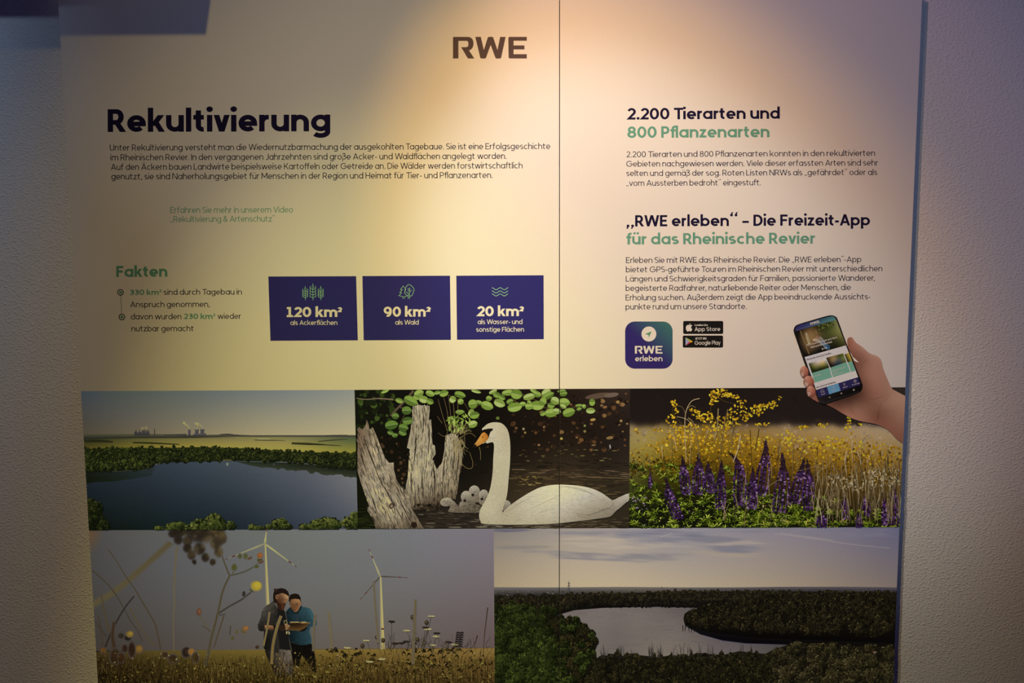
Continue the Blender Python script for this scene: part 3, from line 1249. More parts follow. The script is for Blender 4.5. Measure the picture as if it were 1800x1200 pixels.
def crowns(ink, items, n, cols, light=(-0.6, -0.8), leaf=0.24, rng=None, base=True, contrast=1.0, layers=24, flat_=1.0):
    """tree crowns [(cx, cy, rx, ry)] drawn back to front as dark blots with lighter leaf clusters on the lit side"""
    rng = rng or np.random.default_rng(5)
    X, Y, RX, RY, Rr, Cc = [], [], [], [], [], []
    tones = rng.normal(size=len(items)) * 0.10
    if base:
        for (cx, cy, rx, ry), tone in zip(items, tones):
            a = rng.uniform(0, 6.28, 5)
            X += list(cx + 0.35 * rx * np.cos(a))
            Y += list(cy + 0.35 * ry * np.sin(a))
            RX += [rx * 0.75] * 5
            RY += [ry * 0.75] * 5
            Rr += [0] * 5
            Cc += [hx(cols[0]) * (1 + tone)] * 5
        dabs(ink, np.array(X), np.array(Y), np.array(RX), np.array(RY), np.array(Rr), np.array(Cc), n=7, jag=0.3, rng=rng)
        X, Y, RX, RY, Rr, Cc = [], [], [], [], [], []
    for (cx, cy, rx, ry), tone in zip(items, tones):
        a = rng.uniform(0, 6.28, n)
        r = np.sqrt(rng.random(n))
        dx, dy = r * np.cos(a), r * np.sin(a)
        t = 0.36 + contrast * 0.36 * (dx * light[0] + dy * light[1]) + 0.17 * rng.normal(size=n) + tone
        o = np.argsort(t + rng.random(n) * 0.5)
        X += list((cx + dx * rx)[o])
        Y += list((cy + dy * ry)[o])
        sz = leaf * (0.6 + 0.8 * rng.random(n))
        RX += list(sz * rx)
        RY += list(sz * rx * 0.8 * flat_)
        Rr += list(rng.uniform(0, 3, n))
        Cc += list(mixc(cols, t[o]))
    dabs(ink, np.array(X), np.array(Y), np.array(RX), np.array(RY), np.array(Rr), np.array(Cc), n=6, jag=0.35, rng=rng, layers=layers)


def strand(ink, pts, w0, w1, col, wm=None, n=5, alpha=None):
    paint(ink, stroke_tris(smooth(pts, n, False), w0, w1, wm), col, alpha=alpha)


def blob_field(ink, poly, n, rmin, rmax, cols, rng, asp=1.0, rot=None, tfn=None, jag=0.15, layers=30, nseg=7, alpha=None, sort=False):
    x, y = seed_points(rng, poly, n)
    m_ = len(x)
    r = rmin + (rmax - rmin) * rng.random(m_) ** 2
    t = rng.random(m_) if tfn is None else tfn(x, y, rng)
    if sort:
        o = np.argsort(y)
        x, y, t = x[o], y[o], t[o]
    dabs(ink, x, y, r * asp, r, np.zeros(m_) if rot is None else rot(x, y, rng), mixc(cols, t), n=nseg, jag=jag, rng=rng, layers=layers, alpha=alpha)


# ======================================================= lake with power station (left board, upper row)
za = zoomer(130, 670, 510 / 1800)
k = Ink(level(0))
skyA = idw(za([(60, 75, '3b424d'), (300, 75, '4a515a'), (600, 75, '596069'), (900, 75, '656c73'), (1300, 70, '757b7c'), (1720, 70, '8a8d83'),
    (60, 200, '464445'), (400, 200, '5a5754'), (800, 190, '706d63'), (1200, 190, '8a8570'), (1720, 190, 'a49b7b'),
    (80, 310, '4a433b'), (400, 300, '665b4b'), (800, 300, '887c5d'), (1200, 300, 'a2956d'), (1720, 300, 'b1a57d')]))
UNDER[0] = skyA
shade(k, box_poly(130, 676, 640, 790), skyA, 9)
shade(k, za([(30, 345), (400, 345), (900, 338), (1780, 338), (1780, 470), (900, 470), (30, 470)]), idw(za([(80, 360, '2c2a1a'), (300, 372, '57501f'), (600, 378, '766a2a'), (1000, 370, '867a35'),
    (1400, 392, '908337'), (1700, 425, '92862f'), (1720, 382, '55622c'), (1600, 385, '66692d'), (1000, 348, '7a7045'), (1400, 352, '857b48'), (200, 400, '4a4718')])), 9)
rng = np.random.default_rng(11)
paint(k, cdt(za([(30, 328), (300, 326), (520, 326), (700, 334), (905, 330), (960, 328), (1100, 334), (1780, 333), (1780, 346), (1300, 343), (1000, 343), (700, 352), (400, 352), (30, 357)])),
      idw(za([(60, 340, '24231f'), (500, 340, '302e27'), (900, 338, '3f3c30'), (1700, 338, '514b3a')])))
for p, w_, c in (([(65, 371), (150, 370), (242, 375)], 4, '23230f'), ([(365, 380), (480, 383), (655, 391)], 2.6, '2a2b10'), ([(1350, 384), (1450, 388), (1560, 393)], 3.4, '2e3013'),
                 ([(1540, 393), (1660, 399)], 1.6, '39391a'), ([(1120, 364), (1310, 367)], 1.3, '3d3a1d'), ([(1515, 373), (1600, 365), (1700, 359)], 1.6, '3c3b20'),
                 ([(905, 331), (960, 328), (1020, 336)], 1.6, '35322a'), ([(1560, 336), (1700, 333)], 1.4, '3b382c'), ([(700, 352), (1000, 352)], .8, '5f572c'), ([(1140, 357), (1220, 357)], .8, 'b0a070')):
    strand(k, za(p), w_, w_ * .6, c, wm=w_ * 1.2)
PA = emit('lake_photograph', k, LP, CL_A, 'lake in front of fields and a distant power station')

k = Ink(level(1))
lakeA = idw(za([(100, 600, '1b2430'), (300, 560, '232c39'), (600, 520, '303b49'), (950, 520, '3c4754'), (1400, 560, '4d545f'), (1750, 640, '6d6e72'),
    (1750, 760, '5e606a'), (1400, 760, '3f4757'), (1000, 760, '29333f'), (600, 760, '1d2835'), (200, 760, '17202b'), (1000, 890, '1a262e'), (1650, 880, '434a5a'), (500, 890, '13201f'), (200, 890, '101613'), (1300, 640, '4a505b'), (800, 630, '2f3a48')]))
UNDER[0] = lakeA
shade(k, box_poly(*za((30, 485)), *za((1790, 935))), lakeA, 9)
rip = seed_points(rng, za([(150, 540), (1740, 560), (1740, 900), (250, 900)]), 260)
lakef = idw(za([(300, 580, '262f3c'), (950, 540, '3d4754'), (1700, 640, '70716f'), (1600, 850, '444a59'), (900, 850, '1d2932'), (300, 800, '17202b')]), noise=0.05)
dabs(k, rip[0], rip[1], rng.uniform(3, 14, len(rip[0])), np.full(len(rip[0]), .45), np.full(len(rip[0]), -0.01), lakef(*rip), layers=10, rng=rng, alpha=0.35)
refl = [(1000, 497), (1350, 505), (1500, 518), (1780, 552)] + [(x, 600 - (1780 - x) * .115 + rng.uniform(-9, 9)) for x in range(1770, 1100, -18)]
shade(k, za(refl), idw(za([(1100, 510, '28301f'), (1500, 545, '242b1d'), (1750, 585, '2f3524')])), 6)
shade(k, za([(60, 560), (300, 556), (500, 540), (480, 585), (380, 600), (250, 620), (120, 625), (60, 640)]), idw(za([(90, 590, '12180f'), (300, 590, '1a231f'), (470, 560, '232d33')])), 6)
for x in (952, 700, 1240):
    paint(k, fan(ell(*za((x, 514)), 2.2 if x == 952 else 1.0, 3.4 if x == 952 else 1.8)), '7f8a92' if x == 952 else '434d55', alpha=0.7)
emit('lake', k, PA, CL_A)

k = Ink(level(2))
FOR = [(30, 420), (300, 412), (600, 412), (770, 407), (900, 411), (1000, 413), (1150, 423), (1300, 434), (1500, 440), (1700, 443), (1790, 450), (1790, 552), (1600, 540), (1500, 515), (1350, 500), (1000, 493), (800, 497), (500, 505), (490, 535), (400, 548), (200, 558), (30, 565)]
paint(k, cdt(za(FOR)), idw(za([(100, 500, '12170a'), (500, 450, '1b220a'), (1000, 450, '232b0d'), (1700, 480, '1d240c')])))
for p, c in (([(500, 518), (520, 512), (545, 507)], '7a6a38'), ([(905, 490), (960, 488), (1000, 491)], '8c7c48'), ([(160, 560), (300, 556), (420, 547), (490, 538)], '3f3a1e'), ([(1280, 498), (1310, 498)], '6a5f38')):
    strand(k, za(p), .9, .6, c)
its = []
x, y = seed_points(rng, za([(40, 408), (600, 405), (900, 403), (1150, 418), (1500, 438), (1780, 448), (1780, 540), (1600, 530), (1450, 505), (1000, 485), (800, 490), (500, 498), (480, 528), (200, 550), (40, 555)]), 620)
for a in np.argsort(y):
    s_ = 1.7 + 2.6 * (y[a] - 783) / 40 + rng.random() * 1.5
    its.append((x[a], y[a], max(s_, 1.8), max(s_, 1.8) * 1.05))
crowns(k, its, 10, ['10150a', '1f260b', '373f12', '56581c'], leaf=.3, rng=rng, contrast=1.0)
emit('forest_belt', k, PA, CL_A)

k = Ink(level(2))
G1 = '37343a'
for a0, a1, b0 in ((375, 392, 312), (383, 388, 299), (395, 405, 316), (404, 409, 302), (409, 420, 314), (423, 434, 304), (436, 446, 308), (440, 445, 298), (448, 468, 316), (452, 458, 303), (460, 466, 305), (498, 503, 293)):
    paint(k, fan(za([(a0, b0), (a1, b0), (a1, 332), (a0, 332)])), G1)
paint(k, fan(za([(375, 322), (470, 322), (470, 332), (375, 332)])), G1)
for a0, a1 in ((708, 725), (750, 775), (783, 810)):
    m_ = (a0 + a1) / 2
    q = (a1 - a0) / 2
    paint(k, cdt(za([(a0, 297), (a1, 297), (m_ + q * .8, 312), (m_ + q * 1.05, 334), (m_ - q * 1.05, 334), (m_ - q * .8, 312)])), '47434a')
paint(k, fan(za([(738, 326), (820, 322), (820, 334), (738, 334)])), '4c484a')
paint(k, fan(za([(560, 328), (700, 325), (700, 332), (560, 332)])), '47423d')
UNDER[0] = skyA
for pts in ([(718, 296), (708, 280), (690, 266), (682, 258)], [(764, 296), (770, 275), (758, 262)], [(798, 295), (790, 278), (772, 268), (760, 264)], [(420, 300), (428, 290)], [(445, 298), (450, 290)]):
    P_ = smooth(za(pts), 6, False)
    m_ = len(P_)
    dabs(k, P_[:, 0], P_[:, 1] + rng.normal(size=m_) * .4, np.linspace(1.0, 2.8, m_), np.linspace(.8, 2.0, m_), rng.uniform(0, 3, m_), np.tile(hx('a59c88'), (m_, 1)) * rng.uniform(.85, 1.1, (m_, 1)), n=8, rng=rng, alpha=0.55)
emit('power_station', k, PA, CL_A)

k = Ink(level(3))
fr = [(110, 830, 60, 70), (140, 790, 40, 45), (120, 880, 80, 60), (180, 900, 40, 40), (60, 800, 50, 80), (100, 755, 30, 30)]
crowns(k, [za((a, b))[:2] + (c * .283, d * .283) for a, b, c, d in fr], 60, ['0d1206', '1a2009', '2d3210', '3f3d17'], leaf=.13, rng=rng)
fr = [(530, 912, 32, 18), (600, 905, 30, 28), (650, 900, 50, 30), (720, 910, 40, 25), (780, 895, 55, 40), (870, 870, 60, 50), (860, 900, 70, 40), (920, 900, 30, 35), (975, 895, 30, 30), (1105, 905, 25, 22), (1150, 912, 40, 15),
      (1210, 900, 20, 18), (1265, 890, 40, 35), (1295, 875, 30, 28), (1320, 902, 35, 20), (1440, 905, 45, 22), (1520, 895, 60, 40), (1580, 885, 60, 40), (1620, 890, 40, 35), (1700, 880, 40, 40), (1745, 850, 35, 45), (1760, 890, 40, 40)]
crowns(k, [za((a, b))[:2] + (c * .283, d * .283) for a, b, c, d in fr], 90, ['141b08', '2a340f', '4b541a', '6d6d2a'], leaf=.13, rng=rng)
emit('shore_trees', k, PA, CL_A)

# ======================================================= swan family (across both boards)
zb = zoomer(610, 670, 510 / 1800)
B2 = {'L': PAN['L'], 'R': PAN['R']}
rng = np.random.default_rng(21)
k = Ink(level(0))
bgB = idw(zb([(100, 150, '12140a'), (300, 300, '120f08'), (550, 300, '0d0a07'), (800, 450, '110d08'), (1100, 250, '1d130b'), (1500, 150, '26180f'), (1650, 90, '3a2a1f'), (1700, 200, '201410'), (1200, 380, '1a120a'), (1500, 400, '1f150d'),
    (1100, 480, '14100b'), (1600, 490, '1b1610'), (1100, 565, '3a2a18'), (1400, 560, '46341f'), (1700, 575, '413222'), (1100, 640, '382b17'), (1600, 640, '2d2415'), (750, 640, '15100a'), (550, 860, '2c241a'), (500, 900, '30271d'), (1700, 690, '2a2114'), (1650, 880, '2f2517'), (150, 880, '141607'), (1040, 900, '3a3022')]))
UNDER[0] = bgB
shade(k, box_poly(612, 676, 1118, 938), bgB, 7)
blob_field(k, zb([(1020, 70), (1745, 70), (1745, 430), (1300, 440), (1020, 400)]), 330, .7, 4.2, ['1a100a', '2a1a0f', '4a2c14', '7a4a1e', 'b88545'], rng, tfn=lambda x, y, g: g.random(len(x)) ** 2.2, asp=1.25, alpha=0.75)
blob_field(k, zb([(540, 130), (800, 130), (900, 420), (900, 650), (720, 640), (560, 420)]), 60, .7, 3, ['0d0906', '21160d', '3f2a15', '6a4a1e'], rng, tfn=lambda x, y, g: g.random(len(x)) ** 2, alpha=0.7)
blob_field(k, zb([(150, 360), (390, 300), (400, 640), (330, 640), (230, 470)]), 70, .8, 4, ['0d0906', '2a1a10', '5a3a20', '8a6238'], rng, tfn=lambda x, y, g: g.random(len(x)) ** 1.6, alpha=0.7)
blob_field(k, zb([(70, 60), (300, 60), (280, 250), (75, 290)]), 60, 2, 6.5, ['10150a', '1d2a08', '34480f', '4f6a18'], rng, alpha=0.75, nseg=10)
for x_, y_, r_x, r_y, c in ((1560, 90, 40, 6, '6a4f3a'), (1640, 85, 22, 5, '7d6450'), (1600, 160, 5, 3, 'a06a34'), (1680, 128, 4, 3.4, 'c08a3c'), (1525, 238, 6, 3, 'd0a040'), (1630, 350, 8, 3.4, 'a07a38'), (1700, 245, 3, 3, 'b88a44'), (1632, 405, 1.6, 5, 'b8b0a4'), (1330, 355, 3, 3, 'd0b040'), (1095, 295, 2.6, 3, 'b0986a'), (1475, 310, 3, 3, '9a8438'), (1475, 275, 2.6, 2.6, '8aa03c'), (935, 228, 4, 3.4, '6f8a28'), (1105, 318, 2.6, 2.6, 'b08a3a'), (1530, 395, 5, 2, '8a6a3a'), (1440, 380, 4, 2, '7a4a20')):
    paint(k, fan(ell(*zb((x_, y_)), r_x * (.6 if r_x > 9 else .8), r_y * .8, -.15, 14)), c, alpha=0.8)
for poly, n_, cols in (([(1010, 490), (1745, 490), (1745, 545), (1010, 545)], 70, ['120e0a', '241b12', '3c2c1a']), ([(1010, 545), (1745, 545), (1745, 600), (1010, 600)], 90, ['2d2113', '4e3a22', '6d5436', '8a6f4c']),
                       ([(1005, 590), (1745, 590), (1745, 720), (1650, 720), (1400, 640), (1050, 720)], 130, ['1d160c', '3a2c16', '574322', '7a6030']), ([(440, 800), (840, 800), (840, 910), (470, 910)], 110, ['15110c', '2a2219', '4a3f30', '857860']),
                       ([(1350, 880), (1745, 830), (1745, 912), (1000, 912), (1000, 892)], 90, ['1a150e', '33281a', '57482f', '7d6c4c']), ([(75, 760), (130, 800), (180, 910), (75, 910)], 40, ['0d0f06', '1d210c', '32380f'])):
    blob_field(k, zb(poly), n_, .4, 1.2, cols, rng, asp=11, rot=lambda x, y, g: g.normal(size=len(x)) * .02, alpha=0.75)
blob_field(k, zb([(1060, 590), (1190, 590), (1200, 640), (1080, 650)]), 26, .4, 1.0, ['6a5020', 'a08434', 'd8b860'], rng, asp=6, alpha=0.8)
blob_field(k, zb([(1040, 420), (1740, 420), (1740, 500), (1040, 500)]), 26, .5, 1.1, ['4a3a1c', '8a7034', '9a9a4a'], rng, asp=5, alpha=0.7)
blob_field(k, zb([(830, 884), (1330, 884), (1330, 908), (830, 908)]), 40, .4, 1.0, ['4a4030', '8a7d62', 'b0a384'], rng, asp=12, alpha=0.7)
strand(k, zb([(58, 104), (120, 112), (200, 106), (288, 114)]), 1.2, 2.4, '7d6648')
strand(k, zb([(412, 58), (370, 110), (330, 150), (270, 215)]), 4.5, 3.5, '5a4632')
strand(k, zb([(330, 160), (420, 200), (390, 260)]), 3, 2, '4a3826')
PB = emit('swan_photograph', k, B2, CL_B, 'swan with cygnets beside weathered stumps')

ST1 = [(66, 292), (76, 283), (95, 302), (116, 270), (122, 240), (132, 262), (140, 300), (160, 285), (180, 330), (205, 395), (235, 475), (262, 505), (290, 503), (290, 545), (305, 600), (320, 640), (345, 662), (385, 690), (395, 740), (410, 800), (450, 870), (478, 912), (178, 912), (165, 860), (126, 800), (137, 770), (90, 640), (66, 560)]
ST2 = [(408, 154), (450, 148), (512, 152), (513, 190), (508, 240), (522, 236), (530, 390), (545, 398), (550, 450), (530, 480), (556, 545), (590, 505), (605, 420), (612, 335), (650, 322), (672, 330), (702, 372), (716, 440), (712, 520), (697, 580), (684, 680), (672, 732), (620, 720), (582, 745), (572, 800), (400, 795), (395, 740), (362, 662), (376, 600), (382, 520), (390, 420), (372, 412), (395, 300), (405, 220)]
for ST, dirv, pts_, lab, sd in ((ST1, (0.36, 1.0), [(90, 400, '6a5540'), (150, 400, '9a8768'), (200, 550, 'a5957a'), (100, 550, '8a775c'), (180, 700, 'b0a288'), (260, 650, '7d6a50'), (300, 800, 'a3947a'), (380, 780, '8d7d64'), (240, 850, '9a8a6e'), (350, 880, '6a5a45'), (170, 850, '6d5c46')], 'weathered stump leaning left', 1),
                                ([p for p in ST2], (0.02, 1.0), [(450, 180, 'a59776'), (500, 200, '8f8062'), (420, 300, '8a7a5c'), (480, 320, 'ab9c7a'), (460, 450, 'a39574'), (420, 600, 'ae9f80'), (500, 600, '9a8b6c'), (450, 720, '8d7c60'), (540, 640, '7d6c52'), (600, 600, '9d8d6e'), (650, 450, 'a39472'), (690, 520, '7a6849'), (640, 650, '9a8868'), (560, 770, '3a2c1e'), (430, 785, '4a3a28')], 'upright weathered stump with two prongs', 2)):
    k = Ink(level(1))
    g = np.random.default_rng(30 + sd)
    poly = zb(ST)
    f0 = idw(zb(pts_), noise=0.05)
    shade(k, poly, f0, 6)
    x, y = seed_points(g, poly, 620)
    ang = math.atan2(dirv[1], dirv[0])
    t = g.random(len(x))
    c = f0(x, y) * np.where(t < .36, .42, np.where(t < .62, .72, 1.18))[:, None] * np.array([1.0, .985, .95])
    ln_ = g.uniform(2.5, 9, len(x))
    dabs(k, x, y, ln_, np.where(t < .36, .55, .8) * g.uniform(.6, 1.3, len(x)), ang + g.normal(size=len(x)) * .10, c, n=6, jag=.4, rng=g, layers=40)
    if sd == 1:
        for p, w_ in (([(100, 330), (130, 420), (170, 520), (200, 600)], 2.2), ([(160, 320), (190, 410), (215, 500)], 1.8), ([(160, 500), (210, 620), (270, 720)], 1.4), ([(120, 640), (170, 760), (200, 860)], 1.3), ([(250, 700), (290, 770), (300, 860)], 1.5), ([(310, 690), (350, 780), (400, 880)], 1.6), ([(85, 420), (100, 500), (130, 560)], 2.0)):
            strand(k, zb(p), .4, .4, '2a1d12', wm=w_)
        paint(k, fan(ell(*zb((275, 772)), 4.0, 5.2, .3)), '3a2a1c')
        paint(k, fan(ell(*zb((277, 773)), 2.2, 3.0, .3)), '8a7658')
        paint(k, fan(ell(*zb((416, 890)), 5.5, 5.5, .2)), '2a1a10')
        paint(k, fan(ell(*zb((270, 520)), 5.0, 3.0, .2)), '9a8868')
    else:
        for p, w_ in (([(470, 170), (475, 260), (465, 360)], 1.4), ([(430, 320), (425, 420), (410, 540)], 2.2), ([(505, 250), (510, 360), (500, 460)], 2.0), ([(470, 500), (465, 620), (480, 740)], 1.6), ([(530, 500), (545, 600), (540, 720)], 2.6), ([(610, 430), (600, 540), (590, 680)], 1.8), ([(660, 350), (665, 470), (650, 600)], 1.6), ([(400, 560), (400, 640), (410, 700)], 1.6), ([(690, 420), (690, 500), (670, 640)], 1.8)):
            strand(k, zb(p), .4, .4, '2f2216', wm=w_)
        shade(k, zb([(552, 395), (600, 390), (590, 470), (575, 520), (560, 540), (545, 500)]), '120c08', 6)
        blob_field(k, zb([(400, 760), (575, 760), (580, 800), (400, 800)]), 40, .8, 2.4, ['120d08', '2a2015', '453725'], g, asp=1.8)
    emit('tree_stump', k, PB, CL_B, lab)

# alder leaves, grass tuft
k = Ink(level(3))
g = np.random.default_rng(41)
LV = [(395, 120, 45, 28), (445, 75, 30, 22), (325, 120, 25, 15), (370, 180, 30, 26), (275, 270, 40, 28), (350, 285, 30, 22), (375, 245, 32, 24), (300, 215, 22, 20), (345, 318, 25, 18), (270, 318, 20, 14), (298, 335, 18, 14), (475, 112, 30, 22), (515, 125, 22, 18), (515, 75, 28, 18),
      (600, 75, 28, 20), (655, 112, 20, 22), (700, 82, 35, 20), (705, 125, 18, 18), (780, 140, 28, 28), (770, 195, 18, 24), (790, 210, 30, 22), (868, 150, 38, 26), (820, 130, 22, 12), (945, 135, 35, 24), (930, 85, 25, 18), (1000, 70, 40, 18), (1050, 80, 35, 30), (1130, 95, 38, 20), (1010, 125, 22, 16),
      (1040, 160, 45, 28), (1180, 80, 24, 18), (1235, 70, 30, 22), (1245, 90, 40, 20), (1180, 150, 40, 28), (1215, 125, 22, 26), (1290, 120, 28, 24), (1265, 150, 22, 18), (1265, 195, 38, 26), (1215, 200, 18, 14), (1300, 185, 25, 18), (1340, 75, 25, 18), (1345, 130, 35, 26), (1375, 192, 38, 26),
      (1340, 155, 20, 12), (1440, 150, 25, 10), (1470, 155, 12, 14), (1520, 130, 18, 22), (1510, 182, 28, 18), (1440, 172, 16, 10), (1130, 155, 25, 20), (1130, 130, 14, 12), (780, 265, 28, 22), (700, 190, 28, 14), (235, 62, 25, 10), (880, 105, 18, 16), (905, 65, 26, 12), (960, 100, 22, 16), (1090, 140, 20, 14), (560, 70, 20, 12), (800, 62, 30, 10), (1330, 60, 26, 10), (1160, 60, 26, 12), (430, 100, 22, 12)]
for p in ([(285, 112), (350, 130), (420, 95)], [(560, 60), (640, 90), (720, 130), (760, 190)], [(760, 190), (830, 140), (920, 90), (1010, 60)], [(1020, 110), (1100, 150), (1200, 160), (1290, 170), (1400, 165), (1500, 150)], [(1050, 60), (1150, 110), (1260, 140)], [(320, 300), (340, 240), (370, 190)]):
    strand(k, zb(p), 1.1, .7, '5a4a24')
for i, (a, b, c, d) in enumerate(LV):
    cx, cy = zb((a, b))
    rot = g.uniform(-.5, .5)
    pal = [('55701a', '7a9a2a'), ('6f8c24', '93ad3c'), ('64801e', '88a232'), ('7a922e', 'a8b85a')][i % 4]
    if a < 400 and b > 150:
        pal = ('3f5c18', '5f8024')
    e = ell(0, 0, c * .295, d * .295, 0, 16)
    e[:, 0] *= 1 + .08 * np.sign(e[:, 0]) * (np.abs(e[:, 1]) < d * .1)
    R_ = np.array([[math.cos(rot), math.sin(rot)], [-math.sin(rot), math.cos(rot)]])
    e = e @ R_ + [cx, cy]
    paint(k, fan(e), pal[0])
    h_ = np.concatenate([e[:9], e[:1]]) if g.random() < .5 else np.concatenate([e[8:], e[:1]])
    paint(k, fan((h_ - [cx, cy]) * .9 + [cx, cy]), pal[1])
    ax_ = np.array([math.cos(rot), math.sin(rot)]) * c * .27
    paint(k, stroke_tris([(cx - ax_[0], cy - ax_[1]), (cx, cy), (cx + ax_[0], cy + ax_[1])], .45, .3), 'b4c070')
emit('leafy_branch', k, PB, CL_B)

k = Ink(level(3))
for i in range(46):
    a = g.uniform(-2.9, -.2)
    cx, cy = 690 + g.normal() * 30, 330 - abs(g.normal()) * 12
    ln_ = g.uniform(30, 120)
    strand(k, zb([(cx, cy), (cx + ln_ * .45 * math.cos(a) + g.normal() * 5, cy + ln_ * .6 * math.sin(a)), (cx + ln_ * .8 * math.cos(a), cy + ln_ * .85 * math.sin(a) + 12)]), .8, .25, ['8a7440', '6d5c30', '9a8450', '7d8a30'][i % 4])
for i in range(30):
    cx, cy = 690 + g.normal() * 16, 340 + g.uniform(0, 30)
    strand(k, zb([(cx, cy), (cx + g.normal() * 14, cy + g.uniform(20, 50)), (cx + g.normal() * 30, cy + g.uniform(60, 120))]), .6, .25, ['9a8248', '7d6838', 'b09a5c'][i % 3])
for p in ([(620, 300), (590, 200), (565, 110)], [(640, 300), (620, 180), (600, 100)], [(650, 290), (640, 180), (628, 85)], [(672, 260), (664, 190), (660, 130)], [(590, 260), (560, 215)], [(660, 420), (720, 520), (770, 540), (780, 500), (760, 440)], [(640, 330), (600, 340), (565, 318)], [(700, 350), (760, 320), (800, 345)], [(820, 405), (828, 440), (828, 488)], [(690, 250), (688, 150), (686, 110)]):
    strand(k, zb(p), .7, .4, '8a6c3c' if p[0][0] < 660 else '9a8040')
for i in range(40):
    a = g.uniform(0, 6.28)
    r = g.random() ** .5
    cx, cy = zb((690 + 75 * r * math.cos(a), 255 + 58 * r * math.sin(a)))
    rr = g.uniform(3.5, 6.5)
    b = g.uniform(0, 6.28)
    paint(k, fan([(cx - rr * math.cos(b), cy - rr * math.sin(b)), (cx + 1.5 * math.sin(b), cy - 1.5 * math.cos(b)), (cx + rr * math.cos(b), cy + rr * math.sin(b)), (cx - 1.5 * math.sin(b), cy + 1.5 * math.cos(b))]), ['7d9824', '93aa34', '5f7a1c', 'a8ba4c'][i % 4])
emit('grass_tuft', k, PB, CL_B)

# cygnets
CYG = [((617, 748, 38, 27, -.15), [(590, 745), (640, 730), (672, 750), (690, 775), (760, 760), (830, 770), (830, 812), (650, 812), (632, 800), (640, 775), (615, 765)], 'grey cygnet turning its head, leftmost'),
       ((740, 715, 33, 36, .0), [(705, 745), (775, 735), (800, 760), (830, 810), (720, 812), (700, 790)], 'grey cygnet facing left'),
       ((790, 680, 33, 34, 0), [(770, 700), (822, 700), (830, 745), (770, 745)], 'grey cygnet at the back'),
       ((847, 705, 29, 34, .2), [(822, 730), (870, 730), (865, 770), (825, 760)], 'grey cygnet beside the neck of the swan'),
       ((990, 768, 26, 30, 0), [(965, 780), (1010, 770), (1005, 790), (965, 800)], 'grey cygnet half hidden behind the swan')]
for i in (4, 2, 3, 1, 0):
    (a, b, c, d, rot), body, lab = CYG[i]
    k = Ink(level(2))
    cb = idw(zb([(a, b, '857865'), (a + 60, b + 60, '64573f'), (a - 10, b + 60, '7a6c56'), (a + 120, b + 40, '5c4f3b')]), noise=.05)
    shade(k, zb([tuple(p) for p in smooth(body, 4)]), cb, 5)
    cx, cy = zb((a, b))
    shade(k, ell(cx, cy, c * .29, d * .29, rot, 22), idw([(cx - 4, cy - 5, 'a89c86'), (cx + 5, cy - 3, '94886f'), (cx, cy + 7, '6d6050'), (cx - 7, cy + 3, '8a7d68')]), 3)
    x, y = seed_points(g, ell(cx, cy, c * .29, d * .29, rot, 16), 60)
    dabs(k, x, y, np.full(60, 1.6), np.full(60, .35), g.uniform(.6, 2.4, 60), mixc(['7a6d59', '94886f', 'a89c86'], g.random(60)), rng=g)
    if i in (1, 2, 3):
        paint(k, fan(ell(cx - 2 if i != 2 else cx + 1, cy + 2.0, 1.0, .8)), '1a140e')
        paint(k, fan([(cx - 5.5, cy + 5), (cx - 1, cy + 4), (cx, cy + 8), (cx - 4.5, cy + 9.5)]), '1f1812')
    elif i == 0:
        x, y = seed_points(g, zb(body), 150)
        dabs(k, x, y, np.full(len(x), 2.4), np.full(len(x), .4), g.normal(size=len(x)) * .5 + .2, mixc(['564a38', '7a6c54', '8d8068'], g.random(len(x))), rng=g)
    emit('cygnet', k, PB, CL_B, lab)

k = Ink(level(4))
SW = [(838, 300), (850, 282), (875, 262), (912, 253), (955, 258), (985, 283), (1003, 320), (1012, 380), (1013, 450), (1010, 520), (1003, 600), (996, 680), (986, 735), (974, 775), (962, 812), (985, 792), (1020, 762), (1065, 730), (1130, 690), (1200, 656), (1290, 640), (1400, 643), (1500, 658), (1575, 688), (1630, 726), (1652, 735), (1700, 712), (1750, 695), (1750, 735), (1710, 765), (1660, 812), (1630, 838), (1560, 850), (1450, 864), (1320, 878), (1200, 885), (1000, 887), (850, 882), (828, 865), (819, 832), (828, 792), (852, 748), (878, 695), (893, 640), (904, 560), (907, 480), (912, 410), (908, 380), (890, 378), (868, 384), (862, 372), (874, 345)]
swf = idw(zb([(880, 280, 'c0af84'), (940, 275, 'c8b890'), (985, 320, 'b3a27a'), (905, 350, 'd2c7a6'), (940, 400, 'b5a67e'), (925, 500, 'b9ab84'), (960, 480, 'cbbf98'), (1003, 480, 'b7a980'), (915, 600, 'b3a57d'), (960, 620, 'cdc19a'), (995, 640, 'aa9b74'),
              (900, 720, 'b8aa84'), (940, 760, 'cdc19c'), (975, 770, '9c8d68'), (850, 800, 'bdb08a'), (900, 830, 'cfc4a0'), (840, 870, 'a39570'), (1000, 830, 'bfb28c'), (970, 815, '8f8060'), (1100, 800, 'c6ba98'), (1100, 720, 'c3b796'), (1200, 690, 'd0c5a6'), (1290, 660, 'd6ccb0'),
              (1250, 780, 'cbc0a2'), (1200, 860, 'b3a582'), (1400, 670, 'd3c9b0'), (1400, 760, 'c5baa0'), (1500, 720, 'bfb49c'), (1560, 720, 'b3a78e'), (1600, 760, 'a3967c'), (1450, 820, '9a8c70'), (1350, 850, 'b0a286'), (1550, 830, '8d7f66'), (1640, 790, '8a7c64'), (1700, 740, 'a89c86'), (1740, 715, 'b3a792')]), power=3)
shade(k, zb([tuple(p) for p in smooth(SW, 3)]), swf, 4.5)
x, y = seed_points(g, zb(SW), 1500)
sel = np.all([inside_poly(x + a, y + b, zb(SW)) for a, b in ((0, 2.6), (0, -2.6), (2.2, 0), (-2.2, 0))], axis=0)
x, y = x[sel], y[sel]
X_, Y_ = (x - 610) / .28333, (y - 670) / .28333
